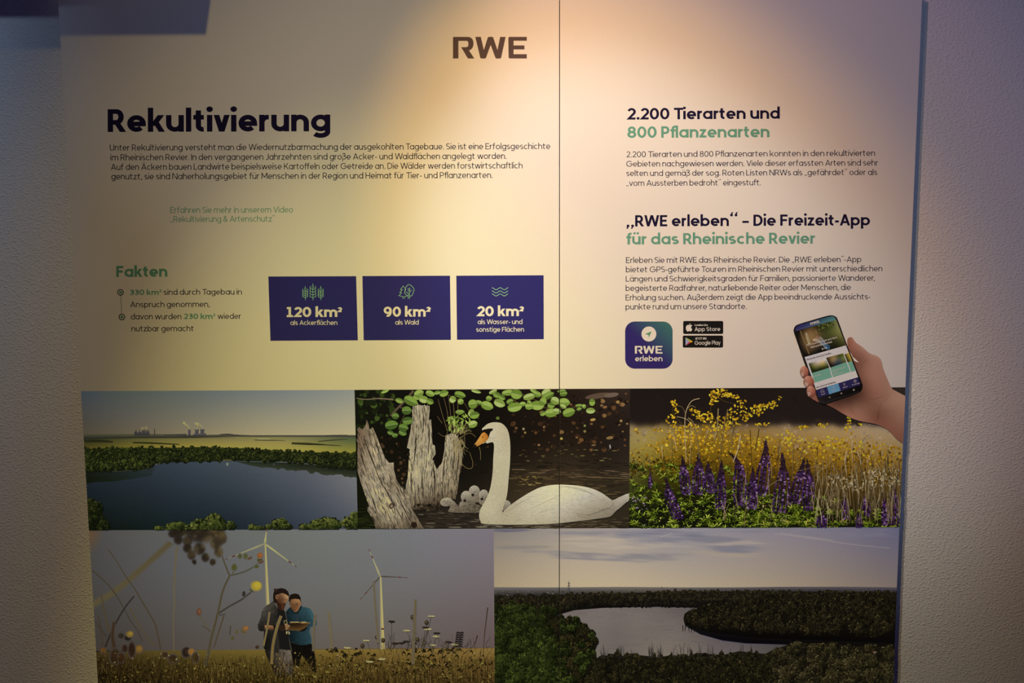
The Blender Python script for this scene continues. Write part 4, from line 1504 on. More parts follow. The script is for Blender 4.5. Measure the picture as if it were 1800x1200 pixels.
onneck = X_ < 1010
ang = np.where(onneck & (Y_ < 760), 1.55, np.where(X_ < 1010, .9, .12 + (Y_ - 750) * .0018))
dabs(k, x, y, np.where(onneck, 2.4, 3.6), np.full(len(x), .5), ang + g.normal(size=len(x)) * .25, swf(x, y) * (1 + .035 * g.normal(size=(len(x), 1))), rng=g, layers=30)
for p, w_, c in (([(1320, 650), (1400, 660), (1500, 690), (1560, 720)], .9, 'a0947c'), ([(1360, 650), (1450, 665), (1530, 700)], .8, '9a8d74'), ([(1640, 735), (1650, 765), (1610, 790), (1540, 815), (1480, 828), (1425, 818)], 1.6, '7d6f56'), ([(1425, 818), (1440, 835), (1500, 845)], 1.3, '83755c'),
                 ([(1180, 820), (1230, 800), (1290, 790)], .8, 'a79a7c'), ([(1100, 810), (1200, 760), (1330, 700)], .8, 'ab9f84'), ([(1560, 800), (1620, 790), (1660, 800)], 1.2, '7a6c55'), ([(965, 812), (1000, 800), (1060, 760), (1150, 710)], 1.2, 'a69878'), ([(1640, 800), (1700, 760), (1745, 725)], 1.0, '8d806a'),
                 ([(1640, 820), (1690, 785), (1735, 745)], .9, '807260'), ([(962, 812), (972, 780), (985, 740)], 1.4, '857653'), ([(826, 868), (850, 884), (1000, 889), (1200, 887), (1330, 880)], .8, '75694e'), ([(930, 345), (900, 352), (880, 345)], .6, 'a39468')):
    strand(k, zb(p), .3, .3, c, wm=w_)
paint(k, cdt(zb([(817, 330), (826, 312), (848, 298), (880, 292), (906, 292), (902, 304), (890, 312), (884, 330), (880, 348), (868, 326), (852, 314), (836, 322), (826, 336)])), '17100c')
shade(k, zb([(852, 314), (868, 326), (880, 347), (866, 370), (838, 388), (812, 400), (795, 412), (782, 408), (786, 395), (804, 372), (822, 345), (836, 322)]), idw(zb([(850, 330, 'c8761c'), (870, 350, 'b8640f'), (830, 370, 'd08a2a'), (800, 400, 'b87020')])), 3)
paint(k, fan(zb([(778, 404), (790, 390), (800, 392), (806, 404), (793, 414)])), '1d130d')
strand(k, zb([(862, 372), (830, 392), (798, 412)]), .8, .5, '2a180c')
paint(k, fan(ell(*zb((841, 345)), 1.6, .8, -.8)), '3a1f08')
paint(k, fan(ell(*zb((898, 299)), 1.7, 1.6)), '080605')
strand(k, zb([(838, 384), (858, 378), (872, 362)]), .6, .6, 'd8cfb4')
emit('swan', k, PB, CL_B, 'white swan with orange bill swimming left')

# ======================================================= lupins (right board)
zc = zoomer(1090, 670, 510 / 1800)
g = np.random.default_rng(51)
k = Ink(level(0))
CHROMA[0] = 0.97
cf_up = idw(zc([(100, 100, '1d1613'), (600, 100, '1c1511'), (1000, 150, '1e1613'), (1500, 200, '1d1513'), (1700, 70, '2a211d'), (300, 250, '1f1713'), (1000, 250, '231a17')]))
cf_low = idw(zc([(80, 300, '7a6850'), (150, 340, 'a08a48'), (200, 410, 'a8923e'), (90, 420, 'a08a40'), (400, 300, '6a5534'), (700, 300, '6b5636'), (1000, 300, '86705c'), (1300, 310, '94795a'), (1500, 305, '97806a'), (1700, 350, '87745f'),
    (500, 350, '946f14'), (900, 400, '996f12'), (1300, 400, 'a07818'), (1650, 410, '977638'), (300, 480, '7a600f'), (700, 480, '80600f'), (1000, 520, '74500e'), (1400, 520, '82590f'), (1700, 560, '735524'), (200, 590, '2f300b'), (600, 620, '2a240c'), (1000, 640, '2c1e0c'), (1400, 660, '3d2c10'), (1700, 700, '413219'), (200, 700, '1b1d08'), (600, 740, '17150a'), (1000, 760, '1a140c'), (200, 850, '13160a'), (1000, 850, '16180a'), (1600, 850, '231d0d')]))


def cf(x, y):
    v = (y - 670) / .28333
    edge = 274 + 6 * np.sin(x * .09) + 3 * np.sin(x * .23 + 1)
    t = (1 / (1 + np.exp(-(v - edge) / 9)))[:, None]
    return cf_up(x, y) * (1 - t) + cf_low(x, y) * t


UNDER[0] = cf
grid_shade(k, 1096, 676, 1605, 938, 120, 90, cf)
blob_field(k, zc([(60, 275), (1760, 265), (1760, 380), (60, 380)]), 170, 1, 3.6, ['6a564a', '8d7868', 'a8927c', '7d6a62'], g, alpha=.5, nseg=10)
blob_field(k, zc([(80, 60), (1700, 60), (1700, 260), (80, 260)]), 40, 2, 8, ['17110f', '201814', '251c16'], g, alpha=.4, nseg=14, jag=.04)
blob_field(k, zc([(1060, 340), (1760, 340), (1760, 470), (1060, 470)]), 60, 1.5, 4, ['7a6a62', 'a58f80', '8a7a78'], g, alpha=.5, nseg=10)
PC = emit('lupin_photograph', k, {'R': PAN['R']}, CL_C, 'purple lupins in front of yellow broom')

k = Ink(level(1))
YL = ['7d5a0a', 'a87f14', 'cfa51e', 'e8c63c']
CLU = [(620, 75, 70, 28, 46), (700, 95, 40, 14, 16), (580, 120, 30, 28, 16), (335, 135, 20, 24, 10), (345, 185, 18, 18, 6), (460, 190, 38, 20, 14), (320, 245, 35, 42, 16), (750, 125, 30, 12, 9), (880, 160, 78, 20, 36), (950, 145, 36, 20, 14), (990, 105, 9, 12, 4), (730, 210, 70, 66, 60), (840, 200, 50, 20, 18), (890, 265, 50, 11, 13), (520, 215, 56, 30, 26),
       (600, 270, 105, 56, 90), (430, 290, 60, 40, 30), (350, 310, 60, 40, 30), (110, 310, 22, 16, 6), (230, 300, 38, 10, 10), (1135, 285, 45, 11, 12), (1260, 275, 33, 18, 12), (1420, 240, 13, 30, 8), (1490, 265, 9, 9, 3), (1030, 340, 60, 40, 20), (1420, 300, 30, 30, 14)]
X, Y = [], []
for a, b, c, d, n_ in CLU:
    t = g.uniform(0, 6.28, n_)
    r = np.sqrt(g.random(n_))
    X += list(a + c * r * np.cos(t))
    Y += list(b + d * r * np.sin(t))
px = np.array(zc(list(zip(X, Y))))
for p in ([(700, 330), (740, 220), (860, 180), (985, 105)], [(640, 300), (560, 180), (620, 70)], [(560, 60), (640, 120), (720, 140)], [(420, 300), (330, 200), (335, 120)]):
    strand(k, zc(p), 1.2, .5, '4f3c14')
dabs(k, px[:, 0], px[:, 1], g.uniform(1.2, 2.6, len(px)), g.uniform(1.1, 2.0, len(px)), g.uniform(0, 3, len(px)), mixc(YL, g.random(len(px)) * .9), n=8, jag=.15, rng=g, layers=40)
yfield = zc([(60, 430), (200, 380), (300, 330), (700, 320), (1000, 350), (1300, 340), (1750, 400), (1750, 640), (1250, 640), (1000, 600), (700, 560), (60, 560)])
blob_field(k, yfield, 2300, .8, 2.6, ['4a3208', '7a560c', 'a87c14', 'cf9f1e', 'e6bc3c'], g, nseg=7, layers=80,
           tfn=lambda x, y, r: np.clip(.62 - (y - 765) / 110 + .25 * r.normal(size=len(x)), 0, .99))
blob_field(k, zc([(60, 480), (500, 480), (700, 540), (1700, 580), (1700, 640), (60, 600)]), 300, 1, 3, ['2a1d06', '4a350a', '3a3008'], g, nseg=7)
emit('broom_blossom', k, PC, CL_C)

k = Ink(level(2))


def palmate(cx, cy, r, cols, nb):
    a0 = g.uniform(0, 6.28)
    for i in range(nb):
        a = a0 + i * 6.28 / nb + g.normal() * .15
        ex, ey = cx + r * math.cos(a), cy + r * .75 * math.sin(a)
        mx_, my_ = cx + r * .5 * math.cos(a) , cy + r * .4 * math.sin(a) - r * .08
        t = .5 + .5 * (-math.sin(a) * .6 - math.cos(a) * .2) + g.normal() * .2
        paint(k, stroke_tris([(cx, cy), (mx_, my_), (ex, ey)], .5, .2, r * .22), ['%02x%02x%02x' % tuple(int(255 * v) for v in mixc(cols, np.array([t]))[0])][0], up=False)
        k.k += .25


for i in range(470):
    x = g.uniform(55, 1240) if i < 400 else g.uniform(1240, 1740)
    lo = 480 + 110 * max(0, (x - 200) / 1000) if x < 700 else 590 + (x - 700) * .22
    y = lo + (915 - lo) * g.random() ** .75
    palmate(*zc((x, y)), g.uniform(5, 11.5), ['161c06', '364209', '6d7a1a', 'a8b244'] if i % 3 else ['0f1305', '222b08', '43520f', '6f8020'], int(g.integers(5, 8)))
emit('lupin_leaves', k, PC, CL_C)

LU = [((385, 455), (395, 560), (410, 700), 62), ((487, 435), (487, 560), (480, 700), 75), ((545, 490), (552, 600), (560, 690), 62), ((628, 480), (625, 620), (620, 790), 66), ((670, 437), (735, 520), (742, 770), 84), ((820, 525), (822, 650), (815, 790), 62), ((903, 350), (898, 480), (868, 710), 84),
      ((1003, 440), (1010, 580), (985, 810), 100), ((1143, 470), (1115, 600), (1080, 760), 82), ((1158, 478), (1170, 620), (1163, 800), 72), ((283, 590), (310, 720), (362, 850), 74), ((1693, 615), (1695, 740), (1697, 890), 66), ((1635, 670), (1637, 780), (1640, 890), 34), ((1480, 800), (1480, 850), (1480, 905), 38), ((1387, 680), (1392, 760), (1400, 850), 44), ((1250, 800), (1250, 850), (1250, 900), 66), ((1542, 735), (1535, 790), (1530, 835), 38), ((187, 540), (186, 600), (185, 660), 22), ((1515, 680), (1512, 740), (1510, 800), 26)]
order = sorted(range(len(LU)), key=lambda i: LU[i][2][1])
for oi, i in enumerate(order):
    (tx, ty), (mx_, my_), (bx, by), wd = LU[i]
    k = Ink(level(3))
    P_ = smooth(zc([(tx, ty), (mx_, my_), (bx, by)]), 12, False)
    paint(k, stroke_tris(P_, .6, 1.6, 2.0), '2a1c1a')
    X, Y, RX, C_ = [], [], [], []
    L_ = np.linalg.norm(np.diff(P_, axis=0), axis=1).sum()
    rows = max(8, int(L_ / 2.5))
    cum = np.concatenate([[0], np.cumsum(np.linalg.norm(np.diff(P_, axis=0), axis=1))]) / L_
    for r in range(rows):
        t = (r + .5) / rows
        cx, cy = np.interp(t, cum, P_[:, 0]), np.interp(t, cum, P_[:, 1])
        half = wd * 1.18 * .2833 / 2 * (min(1, t / .55) ** 1.3 * .85 + .10) * (1 if t < .85 else 1 - (t - .85) * 2)
        nb = 2 if t < .25 else (3 if half < 7 else 4)
        for q in range(nb):
            u = (q + .5) / nb * 2 - 1
            X.append(cx + u * half + g.normal() * .4)
            Y.append(cy + g.normal() * .5 + abs(u) * 1.0)
            RX.append(max(.7, min(2.1, half / nb * 1.35)))
            dark = t < .30
            cc = mixc(['1c1018', '2b1828', '3a2136'] if dark else ['170d1e', '31183f', '533065', '8a6a96'], np.array([np.clip(.35 + .3 * u * .6 + .3 * g.normal(), 0, 1)]))[0]
            C_.append(cc)
    m_ = len(X)
    dabs(k, np.array(X), np.array(Y), np.array(RX), np.array(RX) * .8, g.uniform(-.4, .4, m_), np.array(C_), n=7, jag=.2, rng=g, layers=10)
    emit('lupin_spike', k, PC, CL_C)

k = Ink(level(5))
TAN = ['7a6440', '9a8258', 'b89f74', 'cdb68c']
for p, w0, w1 in (([(410, 500), (402, 330), (405, 200), (440, 125), (492, 105)], 1.0, 1.2), ([(405, 200), (385, 160), (358, 152)], .6, .8), ([(415, 170), (440, 150), (468, 162)], .6, .7), ([(430, 520), (440, 300), (420, 240), (352, 218)], .6, .9), ([(490, 480), (480, 360), (455, 260), (420, 225)], 1.0, 2.2), ([(320, 470), (318, 330), (305, 250)], .8, .5),
                  ([(350, 430), (330, 330), (290, 300)], 1.0, .8), ([(585, 370), (600, 300), (608, 168)], .5, 1.6), ([(612, 500), (640, 300), (667, 172)], .6, 1.4), ([(690, 430), (696, 320), (699, 240)], .8, 1.1), ([(640, 275), (684, 235)], .4, .4), ([(520, 400), (540, 330), (555, 300)], .4, .8), ([(700, 500), (730, 420), (745, 340)], 1.2, 2.0), ([(760, 470), (740, 400), (735, 350)], .6, 1.2),
                  ([(262, 480), (260, 430), (258, 400)], .5, .9), ([(182, 520), (180, 470)], 1, 1.8), ([(940, 600), (938, 530), (930, 490)], 1.2, 1.8), ([(985, 560), (985, 430), (992, 335)], .7, 1.0), ([(985, 440), (1015, 350)], .4, .5), ([(1065, 620), (1070, 500), (1072, 395)], .6, .9), ([(1100, 540), (1095, 460)], .8, .6), ([(1115, 480), (1130, 430), (1142, 405)], .9, .6), ([(1440, 500), (1438, 430), (1440, 365)], .5, .9),
                  ([(1400, 560), (1395, 480), (1405, 430)], .8, 1.2), ([(1490, 560), (1490, 440), (1510, 350), (1545, 325)], .7, .9), ([(1545, 330), (1535, 345), (1520, 350)], .5, .5), ([(1495, 510), (1475, 450), (1452, 440)], .8, .6), ([(1530, 500), (1560, 440), (1568, 425)], .9, .6), ([(1100, 555), (1200, 530), (1290, 490)], .4, .4), ([(1205, 520), (1260, 540), (1310, 490)], .4, .4), ([(905, 660), (950, 630), (1000, 600)], .4, .4), ([(640, 860), (645, 800), (655, 740)], 1, .6), ([(770, 900), (775, 820), (790, 740)], 1.0, .6)):
    strand(k, zc(p), w0, w1, TAN[int(g.integers(0, 4))])
for p in ([(815, 520), (810, 400), (805, 300)], [(835, 430), (850, 350), (860, 292)], [(1220, 460), (1222, 400)], [(980, 470), (978, 400)]):
    strand(k, zc(p), .6, .9, '4a3818')
for i in range(330):
    x = g.uniform(1195, 1750) if i > 40 else g.uniform(640, 1200)
    y = g.uniform(600, 900) if i > 40 else g.uniform(620, 880)
    h_ = g.uniform(60, 200) if i > 40 else g.uniform(40, 120)
    b = g.normal() * 22
    c = mixc(['3d321c', '65543a', '8d7854', 'b39c74'], np.array([g.random() ** 1.3]))[0]
    strand(k, zc([(x, y), (x + b * .3, y - h_ * .5), (x + b, y - h_)]), .5, .4, '%02x%02x%02x' % tuple(int(255 * v) for v in c), wm=.7)
hd = zc([(1290, 560), (1400, 600), (1560, 540), (1680, 520), (1745, 540), (1740, 640), (1450, 680), (1290, 640)])
blob_field(k, hd, 260, .5, 1.3, ['54452c', '7d6a48', 'a08a64', 'bfa982'], g, asp=2.6, rot=lambda x, y, r: 1.4 + r.normal(size=len(x)) * .5, jag=.3)
blob_field(k, zc([(70, 700), (170, 700), (170, 800), (70, 800)]), 26, .8, 1.9, ['6d5a60', '8f7d80', 'a8969a'], g)
blob_field(k, zc([(430, 700), (1250, 800), (1250, 900), (100, 900), (100, 820)]), 120, .4, 1.2, ['4a5a10', '8a9a2c', 'b8b850', '7a6a80'], g, asp=1.8, rot=lambda x, y, r: r.uniform(0, 3, len(x)))
emit('dry_grasses', k, PC, CL_C)

C_TOP = max(i.top() for i in Ink.live)
CHROMA[0] = 0.80

# ======================================================= two men and wind turbines (left board, lower row)
zd = zoomer(150, 920, 370 / 1586)
ze = zoomer(510, 920, 370 / 1586)
zm = zoomer(430, 1000, 1 / 6)
g = np.random.default_rng(61)
k = Ink(level(0))
skyD_ = idw([(165, 938, '4b4641'), (240, 940, '575552'), (340, 940, '5e5d5a'), (500, 942, '6d6e68'), (700, 942, '73716b'), (866, 942, '7d706e'), (170, 1000, '494643'), (300, 1000, '5a5856'), (450, 1000, '67665f'), (600, 1000, '6f6e64'), (750, 1000, '74706a'), (866, 1000, '796c68'),
            (170, 1060, '46423d'), (300, 1060, '555148'), (450, 1060, '625e55'), (600, 1060, '69665a'), (750, 1060, '6e645b'), (866, 1060, '70605a'), (180, 1135, '403730'), (300, 1130, '51473e'), (450, 1130, '5d5348'), (600, 1130, '665b4c'), (750, 1130, '65574c'), (866, 1130, '634f48')])


def skyD(x, y):
    return skyD_(x, y) * np.array([0.97, 0.985, 1.10])


UNDER[0] = skyD
shade(k, box_poly(140, 922, 880, 1150, 14), skyD, 11)
shade(k, [(140, 1144.2), (500, 1141), (880, 1138.4), (880, 1230), (140, 1230)], idw([(180, 1150, '342710'), (260, 1150, '4a3a13'), (350, 1152, '5a4917'), (450, 1152, '66541b'), (600, 1152, '745a1d'), (750, 1148, '7a5c24'), (860, 1148, '80602c'), (190, 1190, '221607'), (400, 1190, '35260a'), (600, 1190, '43300e'), (850, 1190, '4a350f'), (300, 1215, '1d1206'), (700, 1215, '2c1e09')]), 9)
paint(k, stroke_tris([(160, 1145), (200, 1144), (240, 1143.5)], 2.4, .6), '1f1a14')
paint(k, stroke_tris([(520, 1141), (700, 1139.6), (868, 1138.5)], .6, .6), '4d3d24')
for p, w0, w1 in (([(140, 1075), (200, 1040), (265, 985), (308, 946)], 8, 8),):
    soft_strand(k, p, w0, w1, '564a30', 1.0)
soft_disc(k, 160, 936, 15, 28, '5c4634', .2, .3, 1.5)
PD = emit('wind_farm_photograph', k, LP, CL_D, 'two men in a field in front of wind turbines')

def turbine(hub, tower, blades, bands, tone, shadow, lab):
    k = Ink(level(1))
    paint(k, fan(tower), tone)
    l_ = np.array(tower, float)
    w_ = (l_[1] - l_[0]) * .34
    w2 = (l_[2] - l_[3]) * .34
    paint(k, fan([l_[0], l_[0] + w_, l_[3] + w2, l_[3]]), shadow)
    par_ = emit('wind_turbine', k, PD, CL_D, lab)
    k = Ink(level(1))
    hub = np.array(hub)
    for tip, wd, c in blades:
        tip = np.array(tip, float)
        P_ = [hub + (tip - hub) * t for t in (0, .06, .18, .4, .7, 1)]
        T = np.concatenate([stroke_tris(P_[:3], wd * .45, wd), stroke_tris(P_[2:], wd, .35)])
        paint(k, T, c)
        for a, b in bands:
            paint(k, stroke_tris([hub + (tip - hub) * a, hub + (tip - hub) * b], wd * (1.22 - a) * .95 + .25, wd * (1.22 - b) * .95 + .2), '641f1c')
    paint(k, fan(ell(hub[0], hub[1], wd * .62, wd * .55)), '8d8674')
    emit('rotor_blades', k, PD, CL_D)


turbine((465.6, 955.2), [(464.4, 957), (467.6, 957), (473.9, 1066), (467.2, 1066)], [((469.2, 926), 3.8, 'a39c88'), ((395.8, 983), 3.4, '918a74'), ((521.5, 996.5), 3.6, 'a09a8a')], [(.74, .84), (.93, 1.0)], 'aaa28c', '7b756a', 'near wind turbine behind the men')
turbine((668.3, 1012.8), [(667.3, 1014), (670.3, 1014), (676.6, 1140.5), (668.4, 1140.5)], [((648.3, 964.5), 3.0, 'a39a86'), ((716.8, 1014.8), 2.8, '4f463f'), ((633.3, 1053.7), 2.7, '51473c')], [(.66, .76), (.9, 1.0)], 'b0a794', '857c70', 'second wind turbine further right')
k = Ink(level(1))
paint(k, fan([(670.2, 1103.4), (675.2, 1103.8), (675.3, 1106.6), (670.3, 1106.2)]), '5f2a24')
emit('tower_band', k, PD, CL_D)

k = Ink(level(6))
SEEDS = [(880, 60, 150, 95), (700, 120, 38, 42), (800, 235, 36, 40), (905, 255, 34, 38), (1005, 215, 38, 44), (1035, 110, 36, 50), (960, 290, 26, 30), (770, 185, 38, 40), (660, 75, 40, 36), (860, 190, 50, 50), (985, 150, 50, 50), (1000, 60, 60, 60), (720, 60, 60, 40), (770, 130, 40, 40), (820, 290, 20, 24)]

SPECK = [(g.uniform(680, 1040), g.uniform(20, 250), g.uniform(12, 30)) for _ in range(34)]


def seedhead(x, y):
    u, v = (x - 150) / .2333, (y - 920) / .2333
    dens = np.ones(np.size(x))
    lit = np.zeros((np.size(x), 1))
    for i, (a, b, c, d) in enumerate(SEEDS):
        r2 = ((u - a) / c) ** 2 + ((v - b) / d) ** 2
        dens *= 1 - .93 / (1 + np.exp(7 * (r2 - .75)))
        lit[:, 0] += np.exp(-r2 * 2.2) * (.5 if i else .3)
    mott = np.zeros(np.size(x))
    for a, b, r in SPECK:
        mott += np.exp(-((u - a) ** 2 + (v - b) ** 2) / r ** 2)
    mott = np.clip(mott, 0, 1)
    c = hx('241b12') + (hx('5f4d2c') - hx('241b12')) * np.clip(.55 * mott[:, None] + np.clip((u[:, None] - 880) / 500, -.2, .4), 0, 1)
    c = c * (1 - .25 * np.clip(lit - .4, 0, .6))
    return skyD(x, y) * dens[:, None] + c * (1 - dens[:, None])


shade(k, zd([(600, 20), (1085, 20), (1085, 110), (1062, 225), (1040, 262), (990, 300), (950, 325), (900, 300), (820, 312), (760, 250), (690, 170), (610, 120)]), seedhead, 1.3)
for p, w0, w1, c in (([(175, 195), (240, 290), (300, 390), (370, 490), (430, 590), (490, 690), (532, 775), (568, 950)], 1.6, 2.6, '453823'), ([(50, 350), (120, 410), (180, 470), (240, 550), (280, 620), (340, 730), (390, 800), (430, 890)], 2.2, 1.6, '3f3325'), ([(688, 170), (680, 300), (668, 480), (672, 600), (664, 720), (668, 960)], 3.6, 1.6, '66573a'),
                     ([(368, 545), (300, 630), (240, 730), (190, 830), (150, 930)], 2.4, 3.4, '28211f'), ([(122, 525), (140, 650), (165, 760), (185, 820)], 2.2, 3.0, '4d3d24'), ([(95, 690), (115, 780), (130, 920)], 1.6, 1.6, '3f3020'), ([(75, 740), (120, 800), (160, 850)], 1.4, 1.6, '3a2c20'), ([(340, 640), (390, 740), (450, 830), (520, 920)], 3, 2.4, '51452f'),
                     ([(215, 740), (205, 850), (220, 950), (215, 1060)], 4, 8, '3a2616'), ([(1045, 690), (1010, 800), (970, 930)], 2.4, 2, '4a3a22'), ([(1095, 770), (1088, 840)], 1.6, 1.4, '3a2a1c')):
    soft_strand(k, zd(p), w0 * .78, w1 * .78, c)
for p, w0, w1, c in (([(1030, 240), (1050, 300), (1088, 392)], 2.2, 3.0, '4a3f24'), ([(1088, 392), (1050, 470), (1030, 530), (1010, 620), (985, 730), (950, 860), (930, 960), (900, 1080)], 3.0, 4.4, '4a3f24'), ([(1005, 675), (1090, 620), (1180, 570), (1262, 505)], 3.2, 2.8, '38322a'), ([(1090, 392), (1190, 365), (1260, 330), (1300, 300)], 2.4, 1.8, '454024'), ([(1110, 380), (1120, 340)], 2, 2, '4a4824'), ([(1190, 545), (1195, 515)], 2, 2.4, '33302a'), ([(945, 815), (910, 785), (880, 770)], 2.2, 1.6, '4a3c2c'), ([(925, 780), (880, 720), (858, 690)], 1.6, 2.0, '5a5030'), ([(1010, 690), (1060, 680)], 2, 1, '38302a')):
    soft_strand(k, zd(p), w0 * .78, w1 * .78, c)


def soft_disc_over(k, cx, cy, rx, ry, c, under, rot):
    keep = UNDER[0]
    UNDER[0] = flat(under)
    soft_disc(k, cx, cy, rx, ry, c, rot, .5, 1.1)
    UNDER[0] = keep


def bud(x, y, rx, ry, c1, c2=None, rot=0.0):
    cx, cy = zd((x, y))
    rx, ry = rx * .22, ry * .22
    soft_disc(k, cx, cy, rx, ry, c1, rot, .72, 1.25)
    if c2:
        soft_disc_over(k, cx + rx * .22, cy - ry * .18, rx * .72, ry * .72, c2, c1, rot)


bud(1262, 497, 24, 20, '3f3d1a')
bud(1288, 470, 42, 38, 'a48a18', 'b89a20', .3)
bud(1315, 275, 22, 20, '47441c')
bud(1315, 240, 23, 22, '8a4a1c', '9c5722')
bud(1165, 245, 16, 20, '4a4a24')
bud(1207, 245, 18, 24, '4f5028')
bud(1240, 260, 22, 10, '5f3f2c', None, -.5)
bud(1325, 290, 22, 10, '5f3a2c', None, -.4)
bud(1122, 330, 22, 28, '4a4c20')
bud(1290, 322, 18, 14, '4a4a20')
bud(856, 665, 20, 30, '5c3a26', '7a4a30')
bud(1192, 805, 20, 24, '5a4a20')
bud(1207, 790, 24, 20, '80501e', '96622a')
bud(1195, 530, 14, 24, '2f2b26')
bud(1140, 815, 12, 16, '565024')
bud(1110, 862, 14, 14, '504a22')
bud(270, 845, 24, 22, '2a2620')
bud(320, 860, 26, 22, '1f1a14')
bud(335, 832, 28, 24, '7a5c1c', '8f6f22')
bud(400, 945, 34, 30, '6d4a18', '7d5820')
bud(350, 950, 26, 60, '2a1a10')
bud(298, 940, 22, 30, '2f1e12')
bud(600, 990, 24, 24, '3a2214')
bud(660, 1020, 34, 36, '33220f')
bud(760, 970, 34, 40, '241812', '33221a')
bud(800, 965, 24, 26, '8a5a1c')
bud(135, 955, 24, 24, '5c3a16')
bud(225, 1000, 40, 60, '33200f')
bud(1295, 930, 16, 14, '3a2a1a')
bud(270, 1010, 30, 40, '38220f')
bud(830, 1010, 26, 40, '3a2810')
emit('blurred_wild_flowers', k, PD, CL_D)

# the two men
k = Ink(level(2))
tj = idw(zm([(470, 440, '16262c'), (520, 480, '1b323b'), (560, 470, '1f3a45'), (610, 420, '24444f'), (660, 430, '2a4d59'), (700, 480, '2c515e'), (740, 540, '2a4d59'), (700, 580, '213e49'), (640, 520, '1d3640'), (500, 540, '142930'), (650, 660, '203d48'), (690, 720, '24434e'), (600, 700, '1c3640'), (560, 740, '172d36'), (500, 700, '0f1d23'), (640, 780, '1d3640')]), noise=.05)
shade(k, zm([(432, 452), (455, 425), (478, 400), (500, 405), (530, 430), (570, 420), (598, 378), (606, 394), (650, 402), (690, 414), (715, 450), (735, 510), (762, 548), (762, 585), (745, 602), (700, 608), (682, 640), (692, 690), (708, 745), (702, 785), (650, 796), (590, 802), (520, 780), (470, 760), (462, 660), (455, 560)]), tj, 3)
paint(k, cdt(zm([(474, 762), (520, 782), (590, 802), (650, 797), (704, 784), (722, 830), (740, 890), (752, 970), (758, 1090), (700, 1060), (660, 985), (625, 935), (600, 905), (588, 960), (582, 1010), (530, 1040), (500, 1000), (480, 880)])), '0d0b09')
for p in ([(610, 820), (600, 870), (640, 920)], [(690, 830), (710, 920), (735, 1010)], [(530, 830), (545, 920), (555, 1000)]):
    strand(k, zm(p), .6, .4, '211b14')
for p, c in (([(560, 430), (580, 520), (600, 600)], '14262d'), ([(660, 430), (640, 500), (660, 560)], '17303a'), ([(700, 470), (715, 520), (740, 560)], '376472'), ([(660, 540), (700, 538), (745, 548)], '17303a'), ([(600, 650), (640, 700), (690, 720)], '17303a'), ([(690, 600), (700, 680), (704, 760)], '2f5663'), ([(440, 450), (470, 470), (520, 480)], '0f1d23'), ([(560, 640), (575, 720), (580, 790)], '142a33')):
    strand(k, zm(p), .8, .6, c)
shade(k, zm([(482, 420), (500, 405), (530, 432), (565, 428), (600, 380), (606, 402), (575, 450), (550, 480), (520, 470), (490, 445)]), '122127', 3)
strand(k, zm([(545, 470), (555, 520), (556, 560)]), .8, .6, '4a2a30')
fc = idw(zm([(480, 340, '5a3820'), (500, 360, '7d522f'), (530, 335, '8f6038'), (570, 340, '9a693f'), (580, 380, '8a5a34'), (500, 410, '5f3b20'), (540, 420, '7a4c2a'), (555, 440, '8a5630'), (520, 445, '6d4426'), (545, 380, '6a4224')]))
shade(k, zm([(470, 322), (490, 312), (530, 308), (575, 316), (590, 345), (588, 380), (575, 415), (560, 442), (535, 454), (512, 440), (492, 410), (476, 375)]), fc, 1.6)
paint(k, cdt(zm([(466, 340), (466, 300), (480, 272), (505, 260), (540, 256), (572, 268), (590, 298), (594, 345), (586, 335), (578, 318), (530, 312), (488, 318), (474, 345)])), '1b120c')
paint(k, fan(ell(*zm((594, 354)), 1.2, 2.6, -.1)), '7a4a2a')
strand(k, zm([(494, 362), (515, 366)]), .9, .6, '2a170d')
strand(k, zm([(540, 366), (565, 362)]), .9, .6, '2a170d')
strand(k, zm([(496, 372), (512, 374)]), .6, .6, '1a0e08')
strand(k, zm([(543, 375), (562, 372)]), .6, .6, '1a0e08')
strand(k, zm([(526, 366), (520, 395), (534, 402)]), .8, .6, '4f2f19')
strand(k, zm([(508, 422), (530, 426), (550, 418)]), .8, .5, '3a1d12')
emit('person', k, PD, CL_D, 'short haired man in a teal jacket')

k = Ink(level(3))
jk = idw(zm([(220, 430, '45403a'), (180, 560, '2e2a25'), (260, 380, '3f3a33'), (300, 420, '37322c'), (270, 520, '2c2824'), (340, 460, '221f1c'), (250, 750, '12100e'), (320, 720, '29251f'), (330, 820, '2b2620'), (440, 500, '1c1917'), (480, 800, '26221e'), (160, 630, '1f1b18')]), noise=.06)
paint(k, cdt(zm([(300, 330), (275, 358), (232, 380), (200, 412), (180, 455), (172, 500), (158, 545), (138, 588), (142, 625), (152, 648), (180, 656), (205, 652), (206, 700), (200, 760), (202, 830), (225, 862), (300, 872), (362, 884), (368, 842), (440, 852), (492, 884), (502, 880), (492, 810), (468, 715), (452, 640), (455, 560), (440, 500), (424, 440), (405, 425), (370, 420), (345, 405), (318, 360)])), '1c1917')
shade(k, zm([(300, 330), (275, 358), (232, 380), (200, 412), (180, 455), (172, 500), (158, 545), (138, 588), (142, 625), (152, 648), (180, 656), (208, 652), (240, 640), (240, 600), (300, 596), (340, 590), (350, 520), (356, 440), (345, 405), (318, 360)]), jk, 3)
shade(k, zm([(205, 652), (310, 640), (350, 600), (360, 720), (368, 842), (362, 884), (300, 872), (225, 862), (202, 830), (200, 760)]), jk, 3)
paint(k, cdt(zm([(352, 415), (375, 432), (410, 432), (424, 470), (446, 545), (452, 640), (468, 730), (482, 852), (440, 858), (370, 846), (362, 720), (352, 600), (350, 500)])), '171615')
shade(k, zm([(420, 440), (432, 470), (455, 560), (462, 600), (452, 640), (440, 540)]), '2c2822', 3)
